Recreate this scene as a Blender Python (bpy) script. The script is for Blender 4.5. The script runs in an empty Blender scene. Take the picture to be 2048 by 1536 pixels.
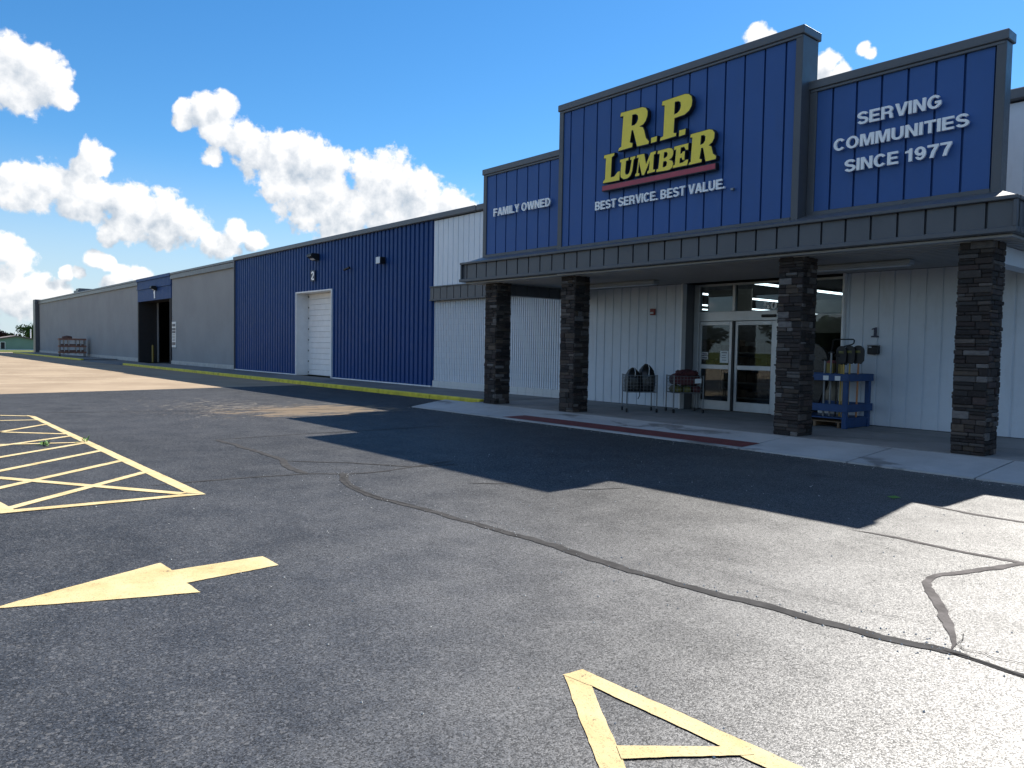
import bpy, math, random
from mathutils import Vector, Matrix
R = math.radians
rnd = random.Random(7)
scene = bpy.context.scene
COL = scene.collection

# ------------------------------------------------------------------ camera
cam_data = bpy.data.cameras.new("camera")
cam_data.sensor_width = 36.0
cam_data.lens = 36.0 * 1520.0 / 2048.0
cam_data.clip_start = 0.05
cam_data.clip_end = 6000
cam = bpy.data.objects.new("camera", cam_data)
COL.objects.link(cam)
CR = Vector((0.647581, 0.761800, 0.017304)); CU = Vector((-0.047232, 0.017464, 0.998731)); CF = Vector((-0.760531, 0.647577, -0.047291))
m3 = Matrix((CR, CU, -CF)).transposed()
cam.matrix_world = Matrix.Translation((0, 0, 1.6)) @ m3.to_4x4()
scene.camera = cam

# ------------------------------------------------------------------ light and exposure
SUN_DIR = Vector((-0.130, 0.93, 1.0)).normalized()      # towards the sun: behind the store
SUN_EL = math.asin(SUN_DIR.z)
SUN_AZ = math.atan2(SUN_DIR.x, SUN_DIR.y)
SUN_STRENGTH = 5.0
SKY_STRENGTH = 0.077
scene.view_settings.view_transform = 'Standard'
scene.view_settings.look = 'None'
scene.view_settings.gamma = 1.0
scene.view_settings.exposure = 1.0
sun_data = bpy.data.lights.new("sun", 'SUN')
sun_data.energy = SUN_STRENGTH
sun_data.angle = R(0.5)
sun_data.color = (1.0, 0.95, 0.87)
sun = bpy.data.objects.new("sun", sun_data)
COL.objects.link(sun)
sun.rotation_euler = (-SUN_DIR).to_track_quat('-Z', 'Y').to_euler()
sun.location = (0, 0, 60)
try:
    scene.cycles.use_denoising = True
    scene.cycles.denoising_prefilter = 'ACCURATE'
    scene.cycles.max_bounces = 8
    scene.cycles.sample_clamp_indirect = 6.0
    scene.cycles.caustics_reflective = False
    scene.cycles.caustics_refractive = False
except Exception:
    pass

# ------------------------------------------------------------------ node helper
class NT:
    def __init__(s, tree): s.t = tree; s.n = tree.nodes; s.l = tree.links
    def new(s, kind, **kw):
        nd = s.n.new(kind)
        for k, v in kw.items(): setattr(nd, k, v)
        return nd
    def put(s, nd, key, v):
        if v is None: return
        sock = nd.inputs[key]
        if isinstance(v, bpy.types.NodeSocket): s.l.new(v, sock)
        else: sock.default_value = v
    def math(s, op, a, b=None, c=None, clamp=False):
        nd = s.new('ShaderNodeMath', operation=op, use_clamp=clamp)
        s.put(nd, 0, a); s.put(nd, 1, b)
        if c is not None: s.put(nd, 2, c)
        return nd.outputs[0]
    def vmath(s, op, a, b=None, out=0):
        nd = s.new('ShaderNodeVectorMath', operation=op)
        s.put(nd, 0, a); s.put(nd, 1, b)
        return nd.outputs[out]
    def noise(s, vec, scale, detail=4, rough=0.55, dist=0.0):
        nd = s.new('ShaderNodeTexNoise')
        s.put(nd, 'Vector', vec); s.put(nd, 'Scale', scale); s.put(nd, 'Detail', detail)
        s.put(nd, 'Roughness', rough); s.put(nd, 'Distortion', dist)
        return nd.outputs['Fac']
    def vor(s, vec, scale, feature='F1', out='Distance'):
        nd = s.new('ShaderNodeTexVoronoi', feature=feature)
        s.put(nd, 'Vector', vec); s.put(nd, 'Scale', scale)
        return nd.outputs[out]
    def mix(s, f, a, b, mode='MIX'):
        nd = s.new('ShaderNodeMix', data_type='RGBA', blend_type=mode)
        s.put(nd, 0, f); s.put(nd, 6, a); s.put(nd, 7, b)
        return nd.outputs[2]
    def ramp(s, f, lo, hi, a=0.0, b=1.0, smooth=True):
        nd = s.new('ShaderNodeMapRange', interpolation_type='SMOOTHSTEP' if smooth else 'LINEAR')
        s.put(nd, 0, f); s.put(nd, 1, lo); s.put(nd, 2, hi); s.put(nd, 3, a); s.put(nd, 4, b)
        return nd.outputs[0]
    def scale(s, vec, v):
        nd = s.new('ShaderNodeMapping'); s.put(nd, 'Vector', vec); nd.inputs['Scale'].default_value = v
        return nd.outputs[0]
    def bump(s, h, strength, dist):
        nd = s.new('ShaderNodeBump'); s.put(nd, 'Height', h); s.put(nd, 'Strength', strength); s.put(nd, 'Distance', dist)
        return nd.outputs[0]

def c4(c): return (c[0], c[1], c[2], 1.0)

# ------------------------------------------------------------------ world: Nishita sky + cumulus clouds placed by direction
world = bpy.data.worlds.new("World"); scene.world = world
world.use_nodes = True
w = NT(world.node_tree); w.n.clear()
BLOBS = [(-1.4458,0.2927,0.0277),(-1.423,0.2824,0.0308),(-1.4043,0.2782,0.0217),(-1.4371,0.2598,0.0213),(-1.3948,0.2646,0.0137),(-1.4551,0.2665,0.0232),(-1.2724,0.2721,0.0118),(-1.2741,0.2555,0.0108),(-1.2493,0.2695,0.0207),(-1.2268,0.2777,0.0165),(-1.2324,0.252,0.0249),(-1.2409,0.2218,0.0145),(-1.2096,0.2432,0.0282),(-1.1864,0.2282,0.0287),(-1.1629,0.2361,0.0231),(-1.145,0.2434,0.0203),(-1.1268,0.2273,0.0295),(-1.1628,0.201,0.0293),(-1.1387,0.1849,0.0328),(-1.1024,0.2232,0.0268),(-1.1083,0.1808,0.0393),(-1.0773,0.1704,0.0368),(-1.0526,0.2143,0.0304),(-1.0209,0.2038,0.0369),(-1.0396,0.1723,0.0371),(-0.9888,0.193,0.0342),(-0.9564,0.1756,0.0283),(-0.9305,0.1732,0.0221),(-1.1326,0.1611,0.0211),(-1.0957,0.1479,0.0246),(-0.9949,0.1617,0.0314),(-1.4427,0.1771,0.0171),(-1.452,0.1576,0.0195),(-1.4291,0.1578,0.0249),(-1.4054,0.1713,0.0228),(-1.3861,0.1627,0.0284),(-1.3684,0.2081,0.0185),(-1.3784,0.1934,0.0144),(-1.3585,0.1958,0.0115),(-1.3613,0.1599,0.0264),(-1.3357,0.1569,0.0269),(-1.3149,0.1475,0.0247),(-1.288,0.1556,0.025),(-1.2935,0.1321,0.0223),(-1.2662,0.14,0.0255),(-1.3359,0.1343,0.0244),(-1.3514,0.1217,0.015),(-1.2439,0.1239,0.0173),(-1.2154,0.1348,0.0164),(-1.2269,0.1191,0.0163),(-1.1921,0.126,0.013),(-1.4527,0.0967,0.0188),(-1.4392,0.0843,0.0191),(-1.4486,0.0647,0.0225),(-1.4255,0.0551,0.0257),(-1.4065,0.0506,0.0183),(-1.4442,0.0432,0.0253),(-1.3966,0.0751,0.0084),(-1.3819,0.0772,0.0074),(-1.3668,0.0923,0.0117),(-1.3542,0.0892,0.0108),(-1.3388,0.0769,0.0137),(-1.3205,0.0768,0.0139),(-1.3492,0.066,0.0136),(-0.5661,0.371,0.0139),(-0.5542,0.3647,0.0133),(-0.4876,0.3328,0.0157),(-0.4707,0.3231,0.0115),(-0.4924,0.3121,0.0265),(-0.4471,0.3448,0.0085),(-0.4385,0.338,0.0075)]

def cloud_group(blobs, name):
    g = bpy.data.node_groups.new(name, 'ShaderNodeTree')
    g.interface.new_socket("Vector", in_out='INPUT', socket_type='NodeSocketVector')
    g.interface.new_socket("Density", in_out='OUTPUT', socket_type='NodeSocketFloat')
    k = NT(g)
    gi = k.new('NodeGroupInput'); go = k.new('NodeGroupOutput')
    v = gi.outputs[0]
    sp = k.new('ShaderNodeSeparateXYZ'); k.put(sp, 0, v)
    az = k.math('ARCTAN2', sp.outputs[0], sp.outputs[1])
    el = k.math('ARCSINE', sp.outputs[2])
    n1 = k.noise(v, 19, 1, 0.5)
    n2 = k.noise(v, 38, 8, 0.60)
    vo = k.vor(v, 75, 'F1')
    n3 = k.noise(v, 150, 5, 0.6)
    cb = k.new('ShaderNodeCombineXYZ'); k.put(cb, 0, az); k.put(cb, 1, el)
    p = cb.outputs[0]
    acc = None
    for (a, e, r) in blobs:
        d = k.vmath('DISTANCE', p, (a, e, 0.0), out=1)
        q = k.math('MULTIPLY_ADD', d, -1.7 / (r * 1.10), 1.7)
        acc = q if acc is None else k.math('SMOOTH_MAX', acc, q, 0.25)
    a1 = k.math('MULTIPLY_ADD', k.math('SUBTRACT', n1, 0.5), 0.7, k.math('MINIMUM', acc, 1.1))
    a2 = k.math('MULTIPLY_ADD', k.math('SUBTRACT', n2, 0.5), 2.1, a1)
    a3 = k.math('MULTIPLY_ADD', k.math('SUBTRACT', 0.42, vo), 0.55, a2)
    a4 = k.math('MULTIPLY_ADD', k.math('SUBTRACT', n3, 0.5), 0.75, a3)
    k.l.new(a4, go.inputs[0])
    return g
tc = w.new('ShaderNodeTexCoord')
direction = tc.outputs['Generated']
sky = w.new('ShaderNodeTexSky', sky_type='NISHITA')
sky.sun_disc = False
sky.sun_elevation = SUN_EL
sky.sun_rotation = SUN_AZ
sky.altitude = 150.0
sky.air_density = 1.0
sky.dust_density = 0.12
sky.ozone_density = 2.2
hs = w.new('ShaderNodeHueSaturation'); w.put(hs, 'Saturation', 1.2); w.put(hs, 'Value', 0.95); w.put(hs, 'Color', w.mix(1.0, sky.outputs[0], (0.82, 0.98, 1.09, 1), 'MULTIPLY'))
spd = w.new('ShaderNodeSeparateXYZ'); w.put(spd, 0, direction)
skycol = w.mix(w.ramp(spd.outputs[2], 0.24, 0.0, 0, 0.85), hs.outputs[0], (4.1, 4.9, 5.6, 1))       # pale humid air along the horizon
bg = w.new('ShaderNodeBackground'); w.put(bg, 'Color', skycol); w.put(bg, 'Strength', SKY_STRENGTH)
surface = bg.outputs[0]
D_AZ = w.math('ARCTAN2', spd.outputs[0], spd.outputs[1]); D_EL = w.math('ARCSINE', spd.outputs[2])
def between(x, lo, hi): return w.math('COMPARE', x, (lo + hi) / 2, (hi - lo) / 2)
# the sky is worked out patch by patch, each patch with the clouds that reach into it
CELLS = [(-1.62, -1.17, 0.215, 0.46), (-1.62, -1.17, 0.0, 0.215), (-1.17, -0.80, 0.0, 0.46), (-0.62, -0.36, 0.2, 0.50)]
for (a0, a1, e0, e1) in CELLS:
    bl = [q for q in BLOBS if a0 < q[0] + q[2] + .04 and q[0] - q[2] - .04 < a1 and e0 < q[1] + q[2] + .04 and q[1] - q[2] - .04 < e1]
    g = cloud_group(bl, "cloud_bank")
    def at(vec):
        nd = w.new('ShaderNodeGroup'); nd.node_tree = g; w.put(nd, 0, vec); return nd.outputs[0]
    d0 = at(direction); d1 = at(w.vmath('ADD', direction, tuple(SUN_DIR * 0.020)))
    alpha = w.ramp(d0, -0.10, 0.46)
    lit = w.math('MULTIPLY_ADD', w.math('SUBTRACT', d0, d1), 0.62, w.math('MULTIPLY_ADD', d0, -0.16, 0.80), clamp=True)
    ccol = w.mix(lit, (3.0, 3.55, 4.2, 1), (7.2, 7.15, 7.1, 1))
    b2 = w.new('ShaderNodeBackground'); w.put(b2, 'Color', w.mix(w.math('MULTIPLY', alpha, 0.97), skycol, ccol)); w.put(b2, 'Strength', SKY_STRENGTH)
    inside = w.math('MULTIPLY', between(D_AZ, a0, a1), between(D_EL, e0, e1))
    mx = w.new('ShaderNodeMixShader'); w.put(mx, 0, inside); w.l.new(surface, mx.inputs[1]); w.l.new(b2.outputs[0], mx.inputs[2])
    surface = mx.outputs[0]
# unseen clouds added behind the viewer to brighten the shaded store front
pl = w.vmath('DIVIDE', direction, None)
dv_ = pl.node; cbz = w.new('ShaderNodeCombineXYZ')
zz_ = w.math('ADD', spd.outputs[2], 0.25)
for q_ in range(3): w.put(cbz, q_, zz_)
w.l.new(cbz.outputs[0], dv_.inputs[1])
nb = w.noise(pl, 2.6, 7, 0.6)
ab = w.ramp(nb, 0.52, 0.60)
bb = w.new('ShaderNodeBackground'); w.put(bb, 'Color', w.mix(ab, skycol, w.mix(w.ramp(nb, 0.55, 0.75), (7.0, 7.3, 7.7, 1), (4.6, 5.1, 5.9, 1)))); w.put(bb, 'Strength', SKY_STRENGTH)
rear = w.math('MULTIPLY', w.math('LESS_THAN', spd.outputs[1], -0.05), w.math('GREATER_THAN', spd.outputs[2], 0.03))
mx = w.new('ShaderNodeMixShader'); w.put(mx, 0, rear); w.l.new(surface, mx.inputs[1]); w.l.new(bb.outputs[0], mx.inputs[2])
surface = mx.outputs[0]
wo = w.new('ShaderNodeOutputWorld'); w.l.new(surface, wo.inputs[0])

# ------------------------------------------------------------------ materials
def new_mat(name):
    m = bpy.data.materials.new(name); m.use_nodes = True
    k = NT(m.node_tree); k.n.clear()
    out = k.new('ShaderNodeOutputMaterial')
    p = k.new('ShaderNodeBsdfPrincipled'); k.l.new(p.outputs[0], out.inputs[0])
    t = k.new('ShaderNodeTexCoord')
    return m, k, p, t.outputs['Object'], out

def plain(name, col, rough=0.5, metal=0.0, var=0.12, scale=3.0, bump=0.0, bscale=60, spec=0.5, dirt=None, coat=0.0):
    """painted / raw surface with uneven tone, fine mottling and optional bump"""
    m, k, p, oc, out = new_mat(name)
    n = k.noise(oc, scale, 5, 0.6)
    n2 = k.noise(oc, scale * 9, 3, 0.6)
    f = k.math('ADD', k.math('MULTIPLY', n, 0.7), k.math('MULTIPLY', n2, 0.3))
    a = [c * (1 - var) for c in col]; b = [min(1, c * (1 + var)) for c in col]
    colr = k.mix(k.ramp(f, 0.32, 0.68), c4(a), c4(b))
    if dirt:
        dn = k.noise(k.scale(oc, (2.2, 2.2, 0.35)), 1.7, 6, 0.65)
        colr = k.mix(k.ramp(dn, 0.52, 0.78, 0, dirt[1]), colr, c4(dirt[0]))
    k.put(p, 'Base Color', colr)
    k.put(p, 'Roughness', k.ramp(n2, 0.3, 0.7, max(0.02, rough - 0.06), min(1, rough + 0.06)))
    k.put(p, 'Metallic', metal); k.put(p, 'Specular IOR Level', spec)
    if spec < .1: k.put(p, 'IOR', 1.28)
    if bump:
        k.put(p, 'Normal', k.bump(k.noise(oc, bscale, 4, 0.6), bump, 0.01))
    return m

def asphalt_mat():
    """old sealed asphalt: matt binder, pale aggregate, and a weak porous sheen that lights up towards the sun"""
    m, k, p, oc, out = new_mat("asphalt")
    k.n.remove(p)
    big = k.noise(oc, 0.22, 5, 0.6)
    mid = k.noise(oc, 1.6, 6, 0.68)
    # aggregate: every stone its own tone
    vs = k.new('ShaderNodeTexVoronoi', feature='F1'); k.put(vs, 'Vector', oc); k.put(vs, 'Scale', 150.0)
    vb = k.new('ShaderNodeTexVoronoi', feature='F1'); k.put(vb, 'Vector', oc); k.put(vb, 'Scale', 60.0)
    s1 = k.new('ShaderNodeSeparateColor'); k.put(s1, 0, vs.outputs['Color'])
    s2 = k.new('ShaderNodeSeparateColor'); k.put(s2, 0, vb.outputs['Color'])
    grain = s1.outputs[0]; glint = s1.outputs[1]; grit = s2.outputs[0]
    sp = k.new('ShaderNodeSeparateXYZ'); k.put(sp, 0, oc)
    tone = k.math('ADD', k.math('MULTIPLY', big, 0.55), k.math('MULTIPLY', mid, 0.45))
    base = k.mix(k.ramp(tone, 0.36, 0.64), (0.010, 0.0103, 0.011, 1), (0.016, 0.016, 0.0165, 1))
    base = k.mix(k.ramp(grain, 0.76, 1.0, 0, 0.9), base, (0.095, 0.092, 0.089, 1))
    base = k.mix(k.ramp(grit, 0.90, 0.95, 0, 0.7), base, (0.12, 0.115, 0.11, 1))
    base = k.mix(k.ramp(grain, 0.35, 0.10, 0, 0.85), base, (0.003, 0.003, 0.0035, 1))
    # drive lane in front of the doors, paler from wear and painted-in sun glare
    wob = k.math('MULTIPLY', k.math('SUBTRACT', big, 0.5), 6.0)
    wx = k.ramp(k.math('ADD', sp.outputs[0], wob), -9.0, -2.0)
    wy = k.ramp(k.math('ADD', sp.outputs[1], k.math('MULTIPLY', wob, 0.5)), 1.5, 4.8)
    lane = k.math('MULTIPLY', wx, wy)
    base = k.mix(k.math('MULTIPLY', lane, 0.50), base, k.mix(k.ramp(grain, 0.15, 0.85), (0.016, 0.016, 0.016, 1), (0.20, 0.19, 0.18, 1)))
    # tan worn-through streaks near the lot joint
    dv = k.vmath('DISTANCE', k.scale(oc, (1.0, 0.8, 0)), (-17.3, 6.6, 0), out=1)
    st = k.noise(k.scale(oc, (2.4, 0.55, 1)), 1.9, 7, 0.68, 0.6)
    worn = k.ramp(k.math('MULTIPLY_ADD', dv, -0.135, k.math('ADD', st, 0.30)), 0.60, 0.68)
    base = k.mix(k.math('MULTIPLY', worn, 0.85), base, (0.27, 0.20, 0.13, 1))
    fl = k.noise(k.scale(oc, (2.2, 0.8, 1)), 3.4, 6, 0.7, 0.8)
    dv2 = k.vmath('DISTANCE', k.scale(oc, (0.55, 0.8, 0)), (-10.4, 5.6, 0), out=1)
    base = k.mix(k.ramp(k.math('MULTIPLY_ADD', dv2, -0.055, fl), 0.50, 0.54, 0, 0.75), base, (0.28, 0.23, 0.17, 1))
    # drips and old stains
    oil = k.noise(oc, 0.9, 3, 0.5, 0.4)
    base = k.mix(k.ramp(oil, 0.66, 0.72, 0, 0.55), base, (0.008, 0.008, 0.009, 1))
    h = k.math('ADD', k.math('MULTIPLY', vs.outputs['Distance'], -0.8), k.math('MULTIPLY', grain, 0.5))
    nrm = k.bump(h, 0.30, 0.002)
    df = k.new('ShaderNodeBsdfDiffuse'); k.put(df, 'Color', base); k.put(df, 'Roughness', 0.6); k.put(df, 'Normal', nrm)
    gl = k.new('ShaderNodeBsdfAnisotropic'); k.put(gl, 'Color', (1, 1, 1, 1)); k.put(gl, 'Normal', nrm)
    k.put(gl, 'Roughness', k.ramp(mid, 0.3, 0.7, 0.46, 0.54))
    sheen = k.math('MULTIPLY', k.ramp(glint, 0.0, 1.0, 0.045, 0.145), k.ramp(tone, 0.36, 0.64, 0.88, 1.1))
    sheen = k.math('MULTIPLY', sheen, k.math('MULTIPLY_ADD', worn, -0.6, 1.0))
    mx = k.new('ShaderNodeMixShader'); k.put(mx, 0, sheen); k.l.new(df.outputs[0], mx.inputs[1]); k.l.new(gl.outputs[0], mx.inputs[2])
    k.l.new(mx.outputs[0], out.inputs[0])
    return m

def paint_mat(name, col, wear=0.5):
    m, k, p, oc, out = new_mat(name)
    n = k.noise(oc, 2.3, 6, 0.65); g = k.noise(oc, 95, 3, 0.75); g2 = k.noise(oc, 13, 6, 0.72)
    base = k.mix(k.ramp(n, 0.35, 0.7), c4(col), c4([c * f for c, f in zip(col, (0.84, 0.78, 0.66))]))
    base = k.mix(k.ramp(g, 0.43, 0.36, 0, 0.6), base, (0.13, 0.105, 0.07, 1))
    wr = k.math('ADD', k.math('MULTIPLY', g, 0.45), k.math('ADD', k.math('MULTIPLY', n, 0.45), k.math('MULTIPLY', g2, 0.40)))
    base = k.mix(k.ramp(wr, 0.80 - 0.12 * wear, 0.86 - 0.10 * wear, 0, 0.9), base, (0.035, 0.034, 0.034, 1))
    k.put(p, 'Base Color', base); k.put(p, 'Roughness', 0.75); k.put(p, 'Specular IOR Level', 0.25)
    k.put(p, 'Normal', k.bump(k.math('ADD', g, g2), 0.5, 0.004))
    return m

def concrete_mat(name, a, b, stain, stain_amt=0.6, rough=0.8, sc=1.0):
    m, k, p, oc, out = new_mat(name)
    n = k.noise(oc, 0.9 * sc, 6, 0.65); g = k.noise(oc, 45, 3, 0.7)
    s = k.noise(k.scale(oc, (0.9, 1.5, 1)), 0.8 * sc, 5, 0.6, 0.5)
    base = k.mix(k.ramp(k.math('ADD', k.math('MULTIPLY', n, 0.75), k.math('MULTIPLY', g, 0.25)), 0.35, 0.65), c4(a), c4(b))
    base = k.mix(k.ramp(s, 0.55, 0.66, 0, stain_amt), base, c4(stain))
    k.put(p, 'Base Color', base); k.put(p, 'Roughness', rough); k.put(p, 'Specular IOR Level', 0.3)
    k.put(p, 'Normal', k.bump(g, 0.35, 0.004))
    return m

def block_mat(name, col):
    """painted split-fluted block: thin course joints"""
    m, k, p, oc, out = new_mat(name)
    br = k.new('ShaderNodeTexBrick')
    rot = k.new('ShaderNodeMapping'); k.put(rot, 'Vector', oc); rot.inputs['Rotation'].default_value = (R(90), 0, 0)
    k.put(br, 'Vector', rot.outputs[0])
    k.put(br, 'Scale', 1.0); k.put(br, 'Mortar Size', 0.006); k.put(br, 'Brick Width', 0.4); k.put(br, 'Row Height', 0.2)
    k.put(br, 'Color1', c4(col)); k.put(br, 'Color2', c4([c * .97 for c in col])); k.put(br, 'Mortar', c4([c * .88 for c in col]))
    n = k.noise(oc, 40, 4, 0.7)
    k.put(p, 'Base Color', k.mix(k.ramp(n, .35, .75, 0, .25), br.outputs[0], c4([c * .7 for c in col])))
    k.put(p, 'Roughness', 0.65)
    k.put(p, 'Normal', k.bump(n, 0.5, 0.006))
    return m

def stucco_mat(name, col):
    m, k, p, oc, out = new_mat(name)
    n = k.noise(oc, 0.35, 6, 0.62); st = k.noise(k.scale(oc, (1, 1, .4)), 1.3, 6, 0.7); g = k.noise(oc, 14, 6, 0.75)
    base = k.mix(k.ramp(n, .35, .68), c4([c * .93 for c in col]), c4([min(1, c * 1.05) for c in col]))
    base = k.mix(k.ramp(st, .60, .74, 0, .18), base, c4([c * .55 for c in col]))
    base = k.mix(k.ramp(g, .66, .72, 0, .4), base, c4([c * .5 for c in col]))
    k.put(p, 'Base Color', base); k.put(p, 'Roughness', .85); k.put(p, 'Specular IOR Level', .25)
    k.put(p, 'Normal', k.bump(g, .5, .02))
    return m

def stone_mat():
    m, k, p, oc, out = new_mat("ledge_stone")
    at = k.new('ShaderNodeAttribute'); at.attribute_name = 'stone'
    n = k.noise(oc, 22, 6, 0.7); n2 = k.noise(k.scale(oc, (1, 1, 3)), 9, 5, .65)
    base = k.mix(k.ramp(n2, .35, .7, 0, .45), at.outputs[0], (0.035, 0.03, 0.03, 1))
    base = k.mix(k.ramp(n, .55, .75, 0, .3), base, (0.22, 0.20, 0.19, 1))
    k.put(p, 'Base Color', base); k.put(p, 'Roughness', .8); k.put(p, 'Specular IOR Level', .3)
    k.put(p, 'Normal', k.bump(k.math('ADD', n, n2), .9, .012))
    return m

def glass_mat(name, tint=(0.62, 0.70, 0.74)):
    m = bpy.data.materials.new(name); m.use_nodes = True
    k = NT(m.node_tree); k.n.clear()
    out = k.new('ShaderNodeOutputMaterial')
    tr = k.new('ShaderNodeBsdfTransparent'); k.put(tr, 0, c4(tint))
    gl = k.new('ShaderNodeBsdfGlossy'); k.put(gl, 'Roughness', 0.012); k.put(gl, 'Color', (0.92, 0.96, 1, 1))
    fr = k.new('ShaderNodeFresnel'); k.put(fr, 'IOR', 1.45)
    t = k.new('ShaderNodeTexCoord')
    k.put(gl, 'Normal', k.bump(k.noise(t.outputs['Object'], 1.1, 1, .4), .03, .02))
    mx = k.new('ShaderNodeMixShader'); k.put(mx, 0, fr.outputs[0]); k.l.new(tr.outputs[0], mx.inputs[1]); k.l.new(gl.outputs[0], mx.inputs[2])
    k.l.new(mx.outputs[0], out.inputs[0])
    return m

def emit_mat(name, col, strength):
    m = bpy.data.materials.new(name); m.use_nodes = True
    k = NT(m.node_tree); k.n.clear()
    out = k.new('ShaderNodeOutputMaterial'); e = k.new('ShaderNodeEmission')
    k.put(e, 0, c4(col)); k.put(e, 1, strength); k.l.new(e.outputs[0], out.inputs[0])
    return m

def leaf_mat(name, a, b):
    m, k, p, oc, out = new_mat(name)
    g = k.new('ShaderNodeNewGeometry')
    n = k.noise(oc, 0.9, 3, .6)
    f = k.math('ADD', k.math('MULTIPLY', g.outputs['Random Per Island'], .6), k.math('MULTIPLY', n, .5))
    k.put(p, 'Base Color', k.mix(f, c4(a), c4(b))); k.put(p, 'Roughness', .6); k.put(p, 'Specular IOR Level', .3)
    return m

def grass_mat():
    m, k, p, oc, out = new_mat("grass")
    n = k.noise(oc, .08, 5, .6); g = k.noise(oc, 3.5, 5, .75)
    b = k.mix(k.ramp(n, .35, .65), (.075, .10, .022, 1), (.14, .135, .04, 1))
    b = k.mix(k.ramp(g, .4, .7, 0, .6), b, (.05, .07, .018, 1))
    k.put(p, 'Base Color', b); k.put(p, 'Roughness', .9); k.put(p, 'Specular IOR Level', .1)
    return m

def tan_lot_mat():
    m, k, p, oc, out = new_mat("tan_concrete")
    n = k.noise(oc, .25, 6, .65); g = k.noise(k.scale(oc, (1.4, .35, 1)), 1.2, 6, .7, .4); f = k.noise(oc, 30, 3, .7)
    b = k.mix(k.ramp(n, .35, .65), (.25, .185, .12, 1), (.34, .26, .175, 1))
    b = k.mix(k.ramp(g, .52, .70, 0, .45), b, (.23, .17, .115, 1))
    b = k.mix(k.ramp(f, .55, .75, 0, .35), b, (.20, .15, .11, 1))
    k.put(p, 'Base Color', b); k.put(p, 'Roughness', .85); k.put(p, 'Specular IOR Level', .3)
    k.put(p, 'Normal', k.bump(f, .4, .006))
    return m

M = {}
M['asphalt'] = asphalt_mat()
M['tan'] = tan_lot_mat()
M['grass'] = grass_mat()
M['yellow_paint'] = paint_mat("yellow_road_paint", (.57, .46, .255), .45)
M['faded_paint'] = paint_mat("faded_road_paint", (.62, .52, .38), .9)
M['kerb_yellow'] = plain("kerb_yellow", (.64, .53, .03), .6, var=.2, scale=4, dirt=((.12, .10, .03), .55), bump=.3)
M['apron'] = concrete_mat("apron_concrete", (.36, .355, .345), (.46, .455, .44), (.13, .12, .11), .75)
M['walk'] = concrete_mat("walk_concrete", (.13, .135, .135), (.19, .195, .19), (.08, .08, .08), .5)
M['porch'] = concrete_mat("porch_concrete", (.22, .215, .205), (.29, .285, .275), (.16, .16, .15), .5)
M['red_paint'] = plain("red_paint", (.13, .026, .024), .7, var=.2, scale=5, bump=.4, dirt=((.07, .025, .025), .5))
M['seal'] = plain("crack_seal", (.055, .053, .052), .7, var=.3, scale=8, bump=.15, bscale=90, spec=.08)
M['seal_dusty'] = plain("dusty_crack_seal", (.12, .11, .105), .8, var=.3, scale=8, bump=.15, bscale=90, spec=.08)
M['crack'] = plain("open_crack", (.008, .008, .008), .9)
M['joint'] = plain("slab_joint", (.02, .02, .02), .9)
M['blue'] = plain("blue_siding_paint", (.012, .052, .185), .5, spec=.2, var=.07, scale=.6, dirt=((.025, .07, .16), .4))
M['blue_par'] = plain("blue_parapet_paint", (.042, .108, .305), .45, spec=.25, var=.06, scale=.5, dirt=((.05, .10, .22), .35))
M['charcoal'] = plain("charcoal_trim", (.080, .084, .094), .42, var=.1, scale=1.2)
M['charcoal_lt'] = plain("charcoal_coping", (.105, .11, .12), .4, var=.1, scale=1.2)
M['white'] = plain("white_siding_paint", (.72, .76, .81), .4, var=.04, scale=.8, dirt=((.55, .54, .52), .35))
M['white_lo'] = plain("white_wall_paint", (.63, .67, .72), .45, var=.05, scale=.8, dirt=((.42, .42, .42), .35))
M['white_trim'] = plain("white_trim", (.78, .78, .78), .4, var=.05)
M['flute'] = block_mat("fluted_block_paint", (.72, .75, .79))
M['base_block'] = block_mat("base_block_paint", (.62, .62, .60))
M['grey_wall'] = stucco_mat("grey_block_wall", (.275, .29, .30))
M['base_strip'] = plain("pale_base_strip", (.42, .42, .40), .7, var=.15)
M['soffit'] = plain("soffit_panel", (.40, .42, .44), .5, var=.06)
M['stone'] = stone_mat()
M['alum'] = plain("brushed_aluminium", (.52, .53, .54), .38, .55, var=.07, scale=4)
M['steel'] = plain("dull_steel", (.20, .21, .22), .4, .7, var=.15, scale=8)
M['black'] = plain("black_plastic", (.007, .007, .008), .5)
M['tarp'] = plain("black_sheet", (.012, .012, .012), .32, var=.3, scale=7, bump=.6, bscale=14)
M['glass'] = glass_mat("window_glass")
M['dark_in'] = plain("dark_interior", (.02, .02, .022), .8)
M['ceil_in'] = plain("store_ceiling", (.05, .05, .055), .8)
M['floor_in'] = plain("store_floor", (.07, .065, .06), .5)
M['beige_in'] = plain("store_back_wall", (.30, .29, .26), .7)
M['tube'] = emit_mat("fluorescent_tube", (1.0, 1.0, .96), 3.2)
M['tube_dim'] = emit_mat("warehouse_tube", (1.0, 1.0, .96), 2.2)
M['letter_white'] = plain("white_letter", (.93, .94, .95), .4, var=.03)
M['letter_yellow'] = plain("yellow_letter", (.95, .74, .06), .35, var=.05)
M['letter_red'] = plain("red_bar", (.40, .045, .075), .4, var=.08)
M['letter_side'] = plain("black_letter_side", (.010, .010, .012), .4)
M['navy'] = plain("navy_number", (.006, .010, .05), .4)
M['rack_blue'] = plain("blue_rack_paint", (.008, .05, .16), .5, var=.18, scale=6, bump=.25, bscale=30)
M['wood'] = plain("bare_wood", (.20, .125, .07), .7, var=.25, scale=6)
M['wood_y'] = plain("ash_handle", (.52, .34, .08), .45, var=.15, scale=6)
M['wood_o'] = plain("orange_handle", (.42, .17, .06), .45, var=.15, scale=6)
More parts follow.
